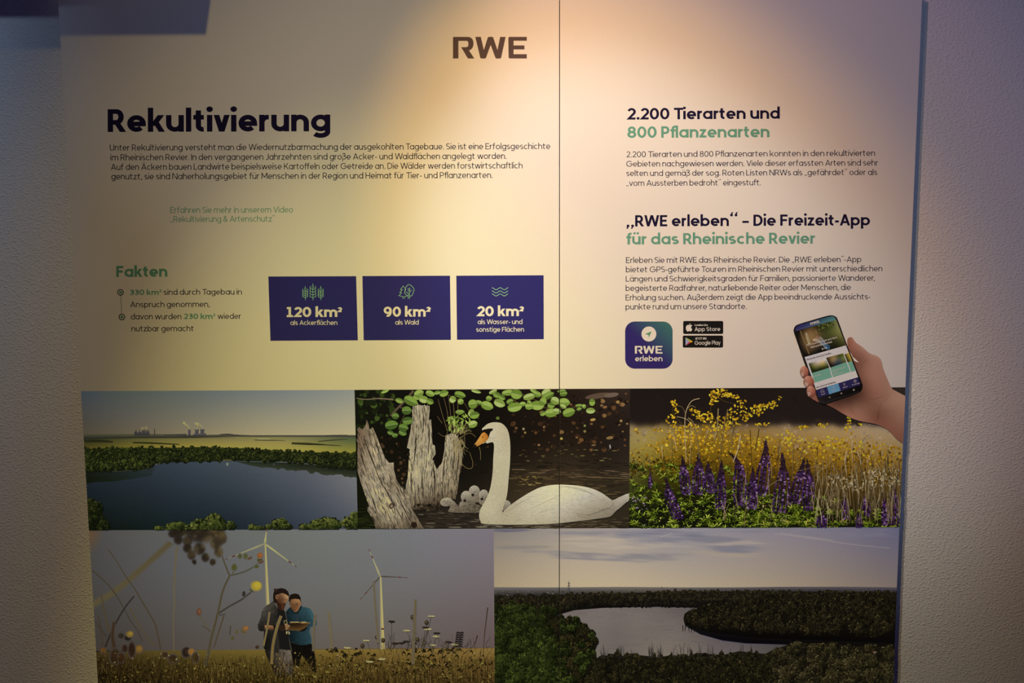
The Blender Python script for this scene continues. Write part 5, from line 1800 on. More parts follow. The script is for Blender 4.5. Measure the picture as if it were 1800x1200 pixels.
shade(k, zm([(462, 700), (480, 760), (500, 850), (502, 880), (490, 870), (474, 790)]), '39332b', 3)
strand(k, zm([(150, 545), (200, 560), (250, 552)]), .7, .5, '15120f')
strand(k, zm([(160, 600), (200, 610), (240, 604)]), .6, .4, '15120f')
for i in range(26):
    x, y = g.uniform(170, 340), g.uniform(400, 640)
    strand(k, zm([(x, y), (x + g.uniform(-12, 12), y + g.uniform(15, 40))]), .4, .3, '4d473e' if i % 2 else '1a1714')
tro = idw(zm([(240, 920, '1a1410'), (280, 1000, '17110d'), (340, 900, '3c3229'), (360, 1000, '4b4036'), (390, 1080, '44392f'), (420, 900, '5d5145'), (470, 950, '64574b'), (450, 1060, '54483d'), (500, 1000, '3f352d')]), noise=.06)
shade(k, zm([(212, 858), (300, 872), (362, 884), (370, 842), (440, 852), (482, 852), (498, 905), (508, 980), (512, 1060), (505, 1130), (430, 1130), (412, 1060), (400, 1000), (392, 1060), (385, 1130), (320, 1110), (290, 1050), (262, 980), (235, 920)]), tro, 3)
strand(k, zm([(415, 870), (408, 940), (402, 1010), (410, 1080)]), 1.4, .8, '261e18')
for p in ([(430, 880), (440, 930), (455, 1000)], [(350, 900), (345, 980), (360, 1050)], [(470, 900), (480, 980), (478, 1060)]):
    strand(k, zm(p), .7, .4, '4a3e33')
# head, hair tied in a bun, full beard
paint(k, cdt(zm([(304, 330), (300, 300), (302, 260), (312, 230), (345, 206), (388, 199), (430, 208), (458, 235), (472, 270), (468, 290), (440, 275), (400, 258), (376, 262), (362, 300), (350, 345), (330, 360), (310, 352)])), '1f140f')
paint(k, fan(ell(*zm((325, 219)), 3.1, 2.8, .2)), '33211a')
fc = idw(zm([(360, 290, '5a3822'), (380, 330, '54331e'), (400, 280, '7d5434'), (440, 300, 'a5764c'), (430, 335, '8a5c38'), (450, 320, '9a6b44'), (410, 370, '5a341e'), (375, 400, '3a2214'), (345, 290, '744a2d')]))
shade(k, zm([(372, 258), (400, 252), (438, 268), (466, 288), (462, 312), (457, 330), (450, 342), (436, 348), (436, 362), (425, 380), (415, 410), (395, 432), (372, 425), (345, 400), (345, 340), (340, 300), (352, 268)]), fc, 1.6)
paint(k, cdt(zm([(340, 320), (352, 345), (372, 362), (395, 366), (412, 358), (432, 362), (428, 384), (420, 412), (408, 434), (392, 440), (372, 428), (352, 404), (338, 372), (332, 340)])), '33190f')
shade(k, zm([(385, 368), (412, 362), (424, 380), (416, 412), (402, 430), (388, 410)]), '4d2814', 2)
paint(k, fan(ell(*zm((341, 292)), 2.6, 4.2, .15)), '8a5a38')
paint(k, fan(ell(*zm((343, 294)), 1.2, 2.4, .15)), '4a2a18')
strand(k, zm([(392, 308), (412, 314), (432, 322)]), .9, .6, '22120b')
strand(k, zm([(440, 318), (456, 322)]), .8, .5, '22120b')
strand(k, zm([(400, 322), (420, 328)]), .5, .5, '1a0e08')
strand(k, zm([(436, 312), (444, 338), (434, 346)]), .6, .5, '6d4427')
strand(k, zm([(405, 372), (425, 370)]), .7, .5, '1f0f09')
strand(k, zm([(396, 288), (420, 298), (440, 308)]), .6, .5, '6a4428')
shade(k, zm([(212, 590), (250, 590), (300, 596), (312, 618), (304, 640), (250, 638), (214, 632)]), idw(zm([(230, 600, 'a06a3c'), (300, 610, '7d4f2c'), (240, 632, '5f3a20')])), 2.5)
paint(k, fan(zm([(306, 592), (345, 594), (350, 640), (310, 642)])), '0e0c0b')
paint(k, fan(ell(*zm((372, 606)), 1.2, 2.2)), '8a7a60')
for p in ([(424, 592), (450, 588), (488, 602)], [(426, 604), (455, 604), (492, 610)], [(424, 616), (450, 620), (480, 622)], [(424, 630), (445, 636), (466, 636)]):
    strand(k, zm(p), 2.0, 1.2, '9c6c42', wm=2.0)
shade(k, zm([(360, 596), (405, 590), (430, 592), (432, 645), (400, 650), (365, 640)]), '2c1d13', 3)
paint(k, fan(zm([(420, 586), (440, 574), (446, 590), (428, 598)])), '9c6c42')
for p in ([(416, 545), (420, 575)], [(440, 540), (450, 575)], [(416, 545), (440, 540)], [(450, 575), (425, 582)]):
    strand(k, zm(p), .7, .7, 'a89c84')
paint(k, fan(zm([(436, 655), (452, 655), (450, 686), (438, 682)])), 'a0947c')
paint(k, fan(zm([(462, 655), (476, 660), (478, 688), (462, 684)])), '8f846c')
emit('person', k, PD, CL_D, 'bearded man with a hair bun in dark jacket holding a clipboard')


k = Ink(level(3))
shade(k, zm([(478, 568), (560, 566), (690, 570), (650, 608), (604, 645), (575, 650), (440, 642), (476, 612)]), idw(zm([(490, 590, '2a1a0c'), (600, 590, '3a240f'), (560, 640, '5a3c1a'), (470, 635, '553818'), (660, 580, '4a3016')])), 3)
paint(k, fan(zm([(476, 556), (490, 552), (690, 562), (688, 572), (560, 566), (476, 568)])), '7d6238')
for a, b in ((490, 512), (516, 530), (534, 570), (600, 650)):
    strand(k, zm([(a, 557), (b, 557)]), 1.2, 1.0, 'b5a070')
strand(k, zm([(600, 572), (640, 566), (660, 562)]), 1.2, 1.0, '8f6a3c')
paint(k, fan(zm([(580, 652), (604, 646), (655, 610), (662, 622), (630, 650), (590, 660)])), '15100c')
emit('clipboard', k, PD, CL_D, 'brown clipboard held by the men')

# meadow in front
k = Ink(level(4))
PALD = ['140d04', '2a1d08', '4c3910', '6e561c', '8f7538']
n_ = 2600
xs = g.uniform(165, 872, n_)
base_y = 1210 - g.random(n_) * 50
for i in range(n_):
    x = xs[i]
    y = base_y[i]
    h_ = g.uniform(4, 20) * (.7 if y < 1170 else 1)
    t = g.random() ** 1.5
    if y < 1172:
        t = t * .8
    c = mixc(PALD, np.array([t]))[0] * (0.75 if x < 330 else 1)
    b_ = g.normal() * 2.2
    strand(k, [(x, y), (x + b_ * .35, y - h_ * .5), (x + b_, y - h_)], .6, .3, '%02x%02x%02x' % tuple(int(255 * v) for v in c), n=3)
    k.k -= .9
blob_field(k, [(172, 1168), (868, 1160), (868, 1206), (172, 1206)], 1500, .4, 1.3, ['120c04', '291c08', '4a370e', '6f5c1e', '94843a'], g, asp=1.7, rot=lambda x, y, r: r.uniform(0, 3, len(x)), tfn=lambda x, y, r: r.random(len(x)) ** 1.9, jag=.4, layers=60)
blob_field(k, [(172, 1146), (868, 1144), (868, 1172), (172, 1172)], 240, .4, 1.1, ['2a1e08', '5a4414', '8a7038', 'b0a078'], g, asp=1.8, rot=lambda x, y, r: r.uniform(0, 3, len(x)), jag=.4)
emit('meadow_grass', k, PD, CL_D)

k = Ink(level(5))


def leafcurl(cx, cy, r, c):
    a = g.uniform(-.6, .6) + (0 if g.random() < .5 else math.pi)
    p = [(cx, cy), (cx + r * .5 * math.cos(a), cy - r * .35), (cx + r * math.cos(a), cy + r * g.uniform(-.1, .6))]
    strand(k, p, .4, .3, c, wm=r * .42)


for (cx, cy), n_, sp, r in (((350, 1020), 16, (70, 70), 6), ((470, 1090), 14, (80, 70), 6), ((560, 1010), 16, (60, 60), 6), ((620, 1120), 12, (90, 50), 6), ((930, 1000), 18, (90, 70), 7), ((1040, 1010), 20, (90, 80), 7), ((1200, 990), 20, (90, 70), 7), ((1130, 1090), 20, (140, 60), 7), ((820, 1090), 14, (90, 60), 6), ((1400, 1080), 18, (120, 70), 6), ((1480, 1010), 8, (50, 30), 5), ((100, 1160), 12, (80, 30), 6), ((250, 1170), 10, (80, 30), 6)):
    for i in range(n_):
        px, py = ze((cx + g.normal() * sp[0], cy + abs(g.normal()) * sp[1] - 30))
        leafcurl(px, py, g.uniform(.6, 1.1) * r, ['1a1406', '2d240a', '4a3d12', '6b5c1c', '8a7c2a'][int(g.random() ** 1.6 * 5)])
for cx, cy in ((375, 955), (520, 965), (935, 945), (1010, 945), (1190, 950), (1265, 955), (440, 985), (300, 955)):
    for i in range(5):
        px, py = ze((cx + g.normal() * 30, cy + g.normal() * 14))
        leafcurl(px, py, g.uniform(5, 9), ['171208', '221b0a', '33290d'][i % 3])
for (x, y), (bx, by), hd in (((765, 735), (755, 960), 'u'), ((880, 805), (930, 960), 'p'), ((1065, 697), (990, 930), 'p'), ((790, 900), (800, 990), 'u'), ((1020, 780), (985, 950), 'u'), ((1042, 795), (1000, 950), 'p'), ((1100, 850), (1060, 960), 'p'), ((1105, 823), (1120, 900), 'u'), ((878, 886), (900, 950), 'u'), ((838, 898), (850, 960), 'u'), ((575, 880), (605, 960), 'p'), ((432, 935), (450, 1000), 'p'), ((1195, 890), (1180, 960), 'u'), ((1240, 910), (1220, 990), 'p'), ((1075, 915), (1080, 990), 'p'), ((690, 1020), (680, 1080), 'p'), ((600, 1040), (590, 1100), 'p')):
    strand(k, ze([(x, y), ((x + bx) / 2 + 4, (y + by) / 2), (bx, by)]), .5, .7, '3d331c')
    cx, cy = ze((x, y))
    paint(k, fan(ell(cx, cy, 6.4 if hd == 'u' else 6.6, 1.5, .03, 14)), '2e261a' if hd == 'u' else '9c9074')
    for s in range(4):
        paint(k, fan(ell(cx + g.normal() * 3.4, cy + g.normal() * .8 + (1.0 if hd == 'u' else -.4), 1.3, .8)), '1f1912' if hd == 'u' else 'b8ac90')
for x, y in ((922, 702), (1028, 743), (545, 918), (655, 853), (960, 872), (700, 877)):
    cx, cy = ze((x, y))
    paint(k, fan(ell(cx, cy, 3.7, 4.0)), '33281a')
    paint(k, fan(ell(cx - .8, cy - .8, 2.0, 2.2)), '54452c')
    strand(k, ze([(x, y + 10), (x + 10, y + 70), (x + 30, y + 130)]), .6, .6, '3d331c')
strand(k, ze([(1282, 812), (1275, 870), (1262, 940)]), .8, 1.2, '1a150e')
for i in range(7):
    for s in (-1, 1):
        yy = 815 + i * 17
        strand(k, ze([(1280 - i * 2, yy + 10), (1280 - i * 2 + s * 16, yy + 2), (1280 - i * 2 + s * 30, yy + 10)]), .5, .4, '1d1810', wm=2.4)
for p, w0, w1, c in (([(1455, 985), (1462, 860), (1475, 740), (1488, 630)], .8, 1.7, '3f3422'), ([(1430, 1010), (1440, 940)], .8, .5, '2a2114'), ([(1395, 900), (1410, 840)], .6, 1.8, '3a2a1a'), ([(1300, 980), (1370, 930), (1395, 890)], .6, .4, '3d331c'), ([(1360, 940), (1360, 870)], .5, .4, '3d331c')):
    strand(k, ze(p), w0, w1, c)
for i in range(60):
    x = g.uniform(700, 1500)
    y = g.uniform(930, 1000)
    strand(k, ze([(x, y), (x + g.normal() * 12, y - 40), (x + g.normal() * 25, y - g.uniform(40, 120))]), .45, .3, ['3d331c', '5a4c28', '2a2212'][i % 3])
for p, w_, c in (([(630, 430), (640, 600), (655, 780), (665, 900)], 2.6, '66583a'), ([(945, 570), (938, 740), (930, 900), (925, 1060)], 3.0, '62532f'), ([(290, 660), (300, 760), (315, 940)], 3.4, '6b5e3e'), ([(190, 680), (180, 800), (175, 960)], 2.6, '62563a')):
    soft_strand(k, ze(p), w_, w_, c)
for p, w_, c in (([(265, 450), (235, 640), (200, 810)], 2.0, '7d6420'), ([(385, 490), (340, 620), (300, 800), (285, 1000)], 3.0, '7a601e')):
    soft_strand(k, zm(p), w_, w_, c)
emit('meadow_flowers', k, PD, CL_D)


# ======================================================= forest lake under a pale sky (across both boards, lower row)
zf = zoomer(860, 920, 370 / 1586)
zg = zoomer(1220, 920, 370 / 1586)
g = np.random.default_rng(71)
k = Ink(level(0))
skyE = idw([(875, 935, '7c7470'), (875, 950, '8f8272'), (875, 980, 'a39079'), (875, 1025, 'a08c70'), (940, 940, '948983'), (980, 945, '9f9283'), (1000, 965, 'b39f86'), (1000, 1020, 'b5a184'), (930, 1000, 'ab977d'), (1060, 955, 'a8978a'), (1100, 935, '9b8f8c'), (1150, 950, '8e8790'), (1150, 1000, 'b09c84'), (1100, 1000, 'b5a187'), (1250, 945, '8f868c'), (1200, 1025, 'b09c82'), (1300, 1000, '9e8c7e'), (1300, 1025, 'a59178'), (1400, 945, '857a85'), (1400, 1000, '8f7e76'), (1400, 1025, '978472'), (1550, 945, '65607a'), (1480, 960, '7a717c'), (1550, 1000, '74666a'), (1565, 1025, '776866'), (1480, 1010, '83736d')])
UNDER[0] = skyE
STREAK = []
for poly, n_, cols, am in ((zf([(40, 40), (330, 45), (100, 60), (40, 55)]), 24, ['5f5c70', '6f6a75'], .45), (zf([(60, 165), (420, 170), (420, 190), (60, 190)]), 24, ['8a8078', '7f7874'], .35), (zf([(170, 205), (500, 205), (700, 220), (950, 230), (900, 280), (600, 265), (380, 225)]), 70, ['7d7880', '8a8284'], .3), (zf([(950, 235), (1200, 225), (1450, 230), (1440, 270), (1100, 290), (900, 270)]), 70, ['7d7880', '8a8284'], .35),
                           (zf([(960, 60), (1580, 40), (1586, 120), (1200, 150), (1000, 100)]), 110, ['686880', '7a7686', '8d8790'], .35), (zf([(520, 60), (900, 60), (800, 90), (540, 85)]), 30, ['857e86'], .3), (zg([(0, 95), (260, 95), (330, 130), (160, 145), (0, 130)]), 60, ['74707f', '7d7884'], .4), (zg([(150, 175), (430, 155), (470, 190), (380, 220), (220, 215)]), 60, ['716d7c', '7d7884'], .42), (zg([(280, 60), (700, 40), (1500, 40), (1500, 110), (900, 100)]), 60, ['716c80', '7d7684'], .22),
                           (zf([(560, 100), (1100, 105), (1500, 170), (1000, 200), (560, 160)]), 60, ['b8a590', 'c0ad94'], .3), (zf([(830, 240), (950, 240), (960, 262), (840, 265)]), 14, ['a89a8c'], .5), (zg([(100, 145), (400, 130), (500, 150), (200, 165)]), 20, ['a8968a'], .4), (zg([(0, 200), (500, 225), (300, 260), (0, 235)]), 26, ['a4917f'], .35)):
    x, y = seed_points(g, poly, n_)
    for a, b in zip(x, y):
        STREAK.append((a, b, g.uniform(9, 22), g.uniform(.8, 1.9), hx(cols[int(g.integers(0, len(cols)))]), am * 1.25))


def cloudy(x, y):
    num = np.zeros((len(x), 3))
    dens = np.zeros(len(x))
    for a, b, sx, sy, c, am in STREAK:
        e = np.exp(-((x - a) / sx) ** 2 - ((y - b - (x - a) * .03) / sy) ** 2) * am
        num += e[:, None] * c
        dens += e
    t = (1 - np.exp(-dens))[:, None]
    return skyE(x, y) * (1 - t) + num / np.maximum(dens, 1e-9)[:, None] * t


grid_shade(k, 862, 920, 1600, 1036, 190, 100, cloudy)
for p, w0, c, a in ((zg([(600, 75), (800, 100), (1000, 128), (1200, 158), (1480, 185)]), 2.6, 'a39389', .35), (zg([(650, 70), (850, 98), (1050, 125)]), 1.4, 'b0a092', .4), (zf([(1290, 100), (1340, 85), (1375, 72)]), 1.0, 'b5a79c', .5), (zg([(640, 90), (780, 60), (900, 40)]), 1.6, '938690', .35)):
    strand(k, p, w0, w0 * .6, c, alpha=a)
# far hills and plain
shade(k, [(862, 1031.5), (940, 1032), (1000, 1031.8), (1090, 1031), (1200, 1032), (1290, 1032), (1370, 1031), (1480, 1030.8), (1600, 1032), (1600, 1046), (862, 1052)], idw([(880, 1034, '68615f'), (1000, 1033, '6d6560'), (1150, 1033, '6f6760'), (880, 1040, '3a353a'), (1000, 1039, '45403f'), (1150, 1039, '464038'), (1300, 1034, '4c4549'), (1300, 1039, '403a38'), (1450, 1034, '453f46'), (1560, 1036, '3f3942'), (880, 1048, '28231f')]), 5)
blob_field(k, [(868, 1038), (990, 1038), (990, 1047), (868, 1050)], 90, .3, .8, ['201c1a', '3d3733', '75706c', '9a948c'], g, asp=2.6, tfn=lambda x, y, r: r.random(len(x)) ** 2.4)
blob_field(k, [(990, 1036), (1580, 1034), (1580, 1040), (990, 1041)], 160, .3, .7, ['2c2729', '463f40', '5a5350'], g, asp=3)
PE = emit('forest_lake_photograph', k, B2, CL_E, 'lake among dark forest under a pale cloudy sky')
k = Ink(level(1))
for ps, w_ in (([[(600, 428), (600, 530)], [(588, 448), (612, 448)], [(586, 468), (614, 468)], [(588, 490), (612, 490)], [(598, 440), (593, 530)], [(602, 440), (607, 530)]], .55), ([[(1301, 470), (1301, 505)], [(1295, 480), (1307, 480)], [(1296, 488), (1306, 488)]], .5)):
    k = Ink(level(1))
    for p in ps:
        paint(k, stroke_tris(zf(p), w_, w_), '413c40')
    emit('electricity_pylon', k, PE, CL_E)
k = Ink(level(1))
paint(k, cdt(zf([(1393, 491), (1400, 487), (1411, 489), (1411, 503), (1393, 503)])), '3a3538')
emit('water_tower', k, PE, CL_E)

k = Ink(level(1))
lakeE = idw([(1000, 1077, '6f6361'), (1060, 1072, '746764'), (1100, 1074, '6e625f'), (1180, 1070, '5a5050'), (1060, 1095, '7d716b'), (1120, 1090, '81746d'), (1180, 1092, '7d706a'), (1080, 1112, '5d5553'), (1150, 1112, '655b58'), (1100, 1130, '6a605b'), (1180, 1130, '73675f'), (1220, 1112, '675c59'), (1250, 1128, '5a5156'), (1300, 1138, '5f565a'), (1360, 1142, '4d4646'), (1150, 1150, '7a6e65'), (1230, 1150, '756860')])
UNDER[0] = lakeE
shade(k, [(960, 1062), (1300, 1062), (1420, 1120), (1400, 1175), (960, 1175)], lakeE, 7)
x, y = seed_points(g, [(1000, 1070), (1230, 1068), (1300, 1145), (1060, 1150)], 220)
dabs(k, x, y, g.uniform(4, 16, 220), np.full(220, .5), np.full(220, -.01), mixc(['564d4b', '6b605c', '857870'], g.random(220)), rng=g, alpha=.35, layers=12)
emit('lake', k, PE, CL_E)

k = Ink(level(2))
far = [(862, 1052.5), (920, 1048.5), (950, 1046.5), (1010, 1044.5), (1090, 1042.5), (1150, 1040.5), (1220, 1039), (1330, 1038.5), (1420, 1039.5), (1480, 1042), (1600, 1043), (1600, 1080), (1230, 1068), (1150, 1066), (1060, 1068), (1010, 1072), (985, 1079), (940, 1075), (862, 1070)]
paint(k, cdt(far), idw([(880, 1060, '161307'), (1000, 1060, '151108'), (1150, 1060, '100d0b'), (1300, 1050, '17130c'), (1500, 1050, '15110d')]))
its = []
for lo_, hi_, n_ in ((lambda x: np.interp(x, [862, 950, 1090, 1220, 1600], [1050, 1045, 1041, 1038, 1040]), lambda x: np.interp(x, [862, 985, 1060, 1150, 1600], [1072, 1072, 1061, 1056, 1054]), 900),):
    x = g.uniform(866, 1580, n_)
    y = lo_(x) - .5 + (hi_(x) - lo_(x)) * g.random(n_)
    for a in np.argsort(y):
        s_ = (1.7 + g.random() * 1.3) * (1.35 if x[a] < 1010 else 1.0)
        its.append((x[a], y[a], s_, s_ * 1.2))
crowns(k, its, 8, ['14110b', '241e10', '372e18', '4a4022'], leaf=.32, rng=g, light=(-.3, -.8))
its = [(x, 1059 + g.random() * 5, 2.2, 3.8) for x in g.uniform(1010, 1230, 110)]
crowns(k, its, 8, ['0c0a0a', '1a1510', '2e2616', '3d3420'], leaf=.3, rng=g, light=(-.4, -.8))
emit('far_forest', k, PE, CL_E)

k = Ink(level(3))
pen = [(1201, 1088), (1203, 1078), (1212, 1072), (1222, 1070), (1240, 1064), (1275, 1058), (1300, 1052), (1345, 1046), (1365, 1044), (1400, 1044), (1440, 1042), (1500, 1041), (1600, 1040), (1600, 1136), (1500, 1130), (1400, 1124), (1330, 1121), (1280, 1116), (1240, 1111), (1215, 1105), (1204, 1098)]
paint(k, cdt(pen), idw([(1215, 1085, '120f08'), (1300, 1075, '1a150a'), (1450, 1070, '17130a'), (1300, 1110, '080606'), (1450, 1118, '070505'), (1550, 1080, '15110b')]))
its = []
x, y = seed_points(g, [(1206, 1076), (1240, 1066), (1300, 1054), (1360, 1047), (1440, 1045), (1590, 1043), (1590, 1114), (1480, 1112), (1350, 1108), (1240, 1102), (1206, 1094)], 760)
for a in np.argsort(y):
    s_ = 2.5 + g.random() * 2.4 + (y[a] - 1045) * .02
    its.append((x[a], y[a], s_, s_ * 1.35))
crowns(k, its, 14, ['0d0a06', '1a150a', '2e2712', '4a4020'], leaf=.26, rng=g, light=(-.45, -.75))
for x in np.linspace(1200, 1240, 9):
    strand(k, [(x, 1098 + (x - 1200) * .25), (x + g.normal(), 1108 + g.random() * 4)], 1.4, .4, '15110f', n=2)
shade(k, [(1215, 1104), (1260, 1112), (1330, 1120), (1420, 1124), (1600, 1130), (1600, 1150), (1420, 1140), (1380, 1131), (1310, 1129), (1270, 1124), (1230, 1113)], idw([(1240, 1112, '0d0a0c'), (1350, 1125, '080609'), (1500, 1135, '090707')]), 6)
emit('wooded_peninsula', k, PE, CL_E)

k = Ink(level(4))
can = [(862, 1066), (900, 1065), (930, 1067), (955, 1071), (970, 1080), (988, 1085), (1000, 1089), (1014, 1097), (1026, 1105), (1038, 1115), (1047, 1124), (1049, 1134), (1044, 1145), (1050, 1160), (1060, 1230), (862, 1230)]
paint(k, cdt(can), idw([(900, 1080, '1f240c'), (960, 1130, '151807'), (1020, 1120, '1c170c'), (900, 1180, '1a2008'), (1000, 1190, '131407')]))
its = []
x, y = seed_points(g, [(866, 1061), (930, 1062), (965, 1069), (1000, 1082), (1033, 1102), (1051, 1122), (1044, 1150), (1050, 1205), (866, 1205)], 380)
for a in np.argsort(y):
    s_ = 4 + g.random() * 3.5 + (y[a] - 1070) * .04
    its.append((x[a], y[a], s_, s_ * .95))
left = [i for i in its if i[0] + (i[1] - 1060) * -.1 < 965 or g.random() < .25]
right = [i for i in its if i not in left]
crowns(k, right, 44, ['0d0c05', '1b180a', '302a10', '463d19'], leaf=.15, rng=g, light=(-.5, -.7), layers=60)
crowns(k, left, 54, ['0e1204', '1c2408', '333d10', '505a1a'], leaf=.14, rng=g, light=(-.4, -.75), layers=60)
emit('forest_canopy', k, PE, CL_E)

k = Ink(level(5))
bot = [(1052, 1153), (1060, 1150), (1075, 1153), (1085, 1140), (1095, 1152), (1120, 1150), (1140, 1152), (1160, 1154), (1180, 1150), (1200, 1156), (1225, 1146), (1245, 1148), (1270, 1150), (1300, 1143), (1320, 1146), (1345, 1148), (1360, 1140), (1385, 1132), (1410, 1128), (1440, 1132), (1470, 1131), (1500, 1135), (1530, 1134), (1600, 1140), (1600, 1230), (1000, 1230), (1018, 1195), (1036, 1170)]
paint(k, cdt(bot), idw([(1100, 1170, '14120a'), (1250, 1170, '17130a'), (1400, 1160, '1a160c'), (1550, 1160, '18130c'), (1100, 1195, '0f0d06'), (1400, 1195, '100e06')]))
its = []
x, y = seed_points(g, [(1046, 1158), (1100, 1150), (1200, 1154), (1300, 1148), (1350, 1150), (1400, 1132), (1500, 1136), (1590, 1141), (1590, 1205), (1015, 1205)], 620)
for a in np.argsort(y):
    s_ = 3.4 + g.random() * 3.0 + (x[a] > 1360) * 2.2
    its.append((x[a], y[a], s_, s_ * (1.5 if x[a] < 1340 else 1.0)))
crowns(k, [i for i in its if i[0] < 1360], 18, ['0d0c06', '1c180a', '302a12', '453d1a'], leaf=.24, rng=g, light=(-.2, -.8), layers=50)
crowns(k, [i for i in its if i[0] >= 1360], 24, ['100e08', '221d0d', '3b331a', '5a4e2e'], leaf=.2, rng=g, light=(-.5, -.7), layers=50)
for i in range(60):
    x = g.choice([g.uniform(1055, 1115), g.uniform(1140, 1165), g.uniform(1180, 1215), g.uniform(1225, 1330)])
    h_ = g.uniform(10, 30)
    strand(k, [(x, 1156), (x + g.normal() * .8, 1156 - h_ * .6), (x + g.normal() * 1.6, 1156 - h_)], .7, .25, '2b2522', n=3)
    if i % 2:
        strand(k, [(x, 1156 - h_ * .5), (x + g.choice([-1, 1]) * 3, 1156 - h_ * .8)], .45, .2, '2b2522', n=2)
for x0, h_ in ((1085, 17), (1150, 9), (1180, 10), (1215, 14), (1268, 14), (1320, 16), (1300, 10)):
    for s in range(9):
        t = s / 8
        paint(k, fan(ell(x0 + g.normal() * .5, 1155 - h_ * (1 - t), .7 + 2.6 * t, 1.6, 0, 7)), '17140a' if s % 3 else '2b260f')
paint(k, fan(ell(1536, 1144, 5, 1.6)), '4a2c1c')
paint(k, fan(ell(1537, 1145.4, 3, 1.0)), '8a8084')
emit('near_treetops', k, PE, CL_E)

# ======================================================= printed hand with a phone, cut out over the picture edge
zh = zoomer(1370, 540, .15)
zw = zoomer(1440, 640, 1 / 9)
UNDER[0] = None
level(0)
Ink.live.append(Ink(C_TOP))
CL_H = (X_S, X_R - 0.0004, Z_B, Z_T)
g = np.random.default_rng(81)
k = Ink(level(6))
HAND = zh([(790, 400), (793, 370), (808, 352), (835, 346), (856, 358), (872, 388), (900, 418), (960, 456), (1010, 500), (1045, 532), (1090, 552), (1140, 568), (1178, 598), (1194, 640), (1204, 700), (1236, 780), (1266, 850), (1300, 930), (1322, 958), (1400, 1000), (1500, 1052)]) \
    + zw([(1420, 560), (1420, 1240), (1300, 1240), (1200, 1160), (1120, 1070), (1040, 1005), (950, 965), (880, 940), (760, 918), (640, 895), (540, 865), (430, 812), (330, 755), (220, 690), (100, 628)]) \
    + zh([(440, 1105), (380, 1068), (345, 1042), (420, 980), (600, 900), (860, 700), (850, 560), (800, 480)])
sk = idw(zh([(800, 380, '8a4632'), (835, 360, 'a2664f'), (830, 430, '9c5540'), (880, 440, 'a96b55'), (900, 520, '8d5340'), (960, 480, 'b07a64'), (960, 560, '7d4634'), (1010, 540, 'a56d58'), (960, 640, '6a3a2a'), (940, 690, '8f5743'), (1060, 580, 'a8705b'), (1140, 600, 'a56e5a'), (1100, 680, 'a36a56'), (1000, 720, '9a604b'), (1180, 680, '9a6552'), (1060, 800, 'a46b56'), (960, 850, '7d4936'),
              (1180, 820, '9a6350'), (1000, 950, '7c4632'), (1120, 930, 'a06752'), (1230, 900, '94604c'), (1060, 1040, '8a5240'), (1260, 1000, '8d5946'), (1180, 1060, '935b47'), (1000, 1080, '6a3b2a'), (900, 1020, '331a12'), (800, 1080, '3a2016'), (700, 1120, '44251a'), (860, 1120, '7a4a37'), (620, 1140, '5c3222'), (760, 1160, '8a5945'), (980, 1150, '8d5a46'), (560, 1130, '7d4430'), (430, 1090, '8a4a36'), (380, 1060, '9a5a44')])
         + zw([(700, 620, '75442f'), (600, 700, '9d6c56'), (480, 680, '6f3d2b'), (400, 760, 'a8654c'), (560, 820, '9a5f49'), (760, 760, '8a553f'), (780, 880, '8f5640'), (930, 820, '5d3020'), (950, 700, '7a4835'), (1040, 640, 'a3725c'), (1150, 560, 'a8765f'), (1300, 640, '9c6a54'), (1250, 800, '9a6651'), (1150, 740, '85533f'), (1100, 900, '8a543f'), (1250, 1000, '875240'), (1300, 1150, '7a4836'), (960, 930, '8a4c38'), (1130, 420, 'a26f5a'), (1040, 540, '8d5a46')]), power=3)
shade(k, HAND, lambda x, y: sk(x, y) * 0.93, 2.2)
for p, w_, c in ((zw([(690, 540), (800, 552), (900, 540), (1000, 500), (1080, 460)]), .9, '6d3d2c'), (zw([(950, 630), (1020, 590), (1080, 520), (1130, 440)]), 1.0, '7a4a38'), (zw([(940, 720), (955, 660), (1000, 600)]), 1.0, '5f3324'), (zw([(900, 905), (925, 820), (940, 720)]), 1.6, '5a2d1e'), (zw([(620, 480), (700, 560), (800, 620), (920, 640)]), 1.2, '6d3e2c'), (zw([(470, 580), (480, 680), (540, 770), (640, 850)]), .8, '6a3a29'), (zw([(540, 560), (620, 640), (700, 700), (740, 790)]), .7, '75432f'), (zw([(310, 620), (320, 690)]), .8, '5a2d1e'),
                 (zh([(960, 690), (968, 650), (1010, 625), (1050, 600)]), 1.2, '6f3f2f'), (zh([(940, 660), (965, 690), (940, 740)]), 1.0, '5f3325'), (zh([(880, 500), (930, 545), (950, 590)]), .8, '7d4938'), (zh([(905, 500), (950, 520), (985, 560)]), .5, '85503d'), (zh([(1050, 610), (1100, 600), (1150, 640)]), .6, '8f5a48'), (zh([(1040, 760), (1100, 830), (1110, 910)]), .5, '8d5845'), (zw([(1000, 700), (1080, 720), (1150, 790), (1180, 850)]), .9, '7d4b38'), (zw([(980, 760), (970, 850), (950, 910)]), .8, '7a4733')):
    strand(k, p, .2, .2, c, wm=w_ * .8)
shade(k, zh([(846, 575), (872, 592), (900, 618), (928, 642), (905, 640), (872, 625), (862, 605)]), 'd3b9a4', 3)
emit('printed_hand', k, RP, CL_H, 'printed cut out of a bare hand and wrist')

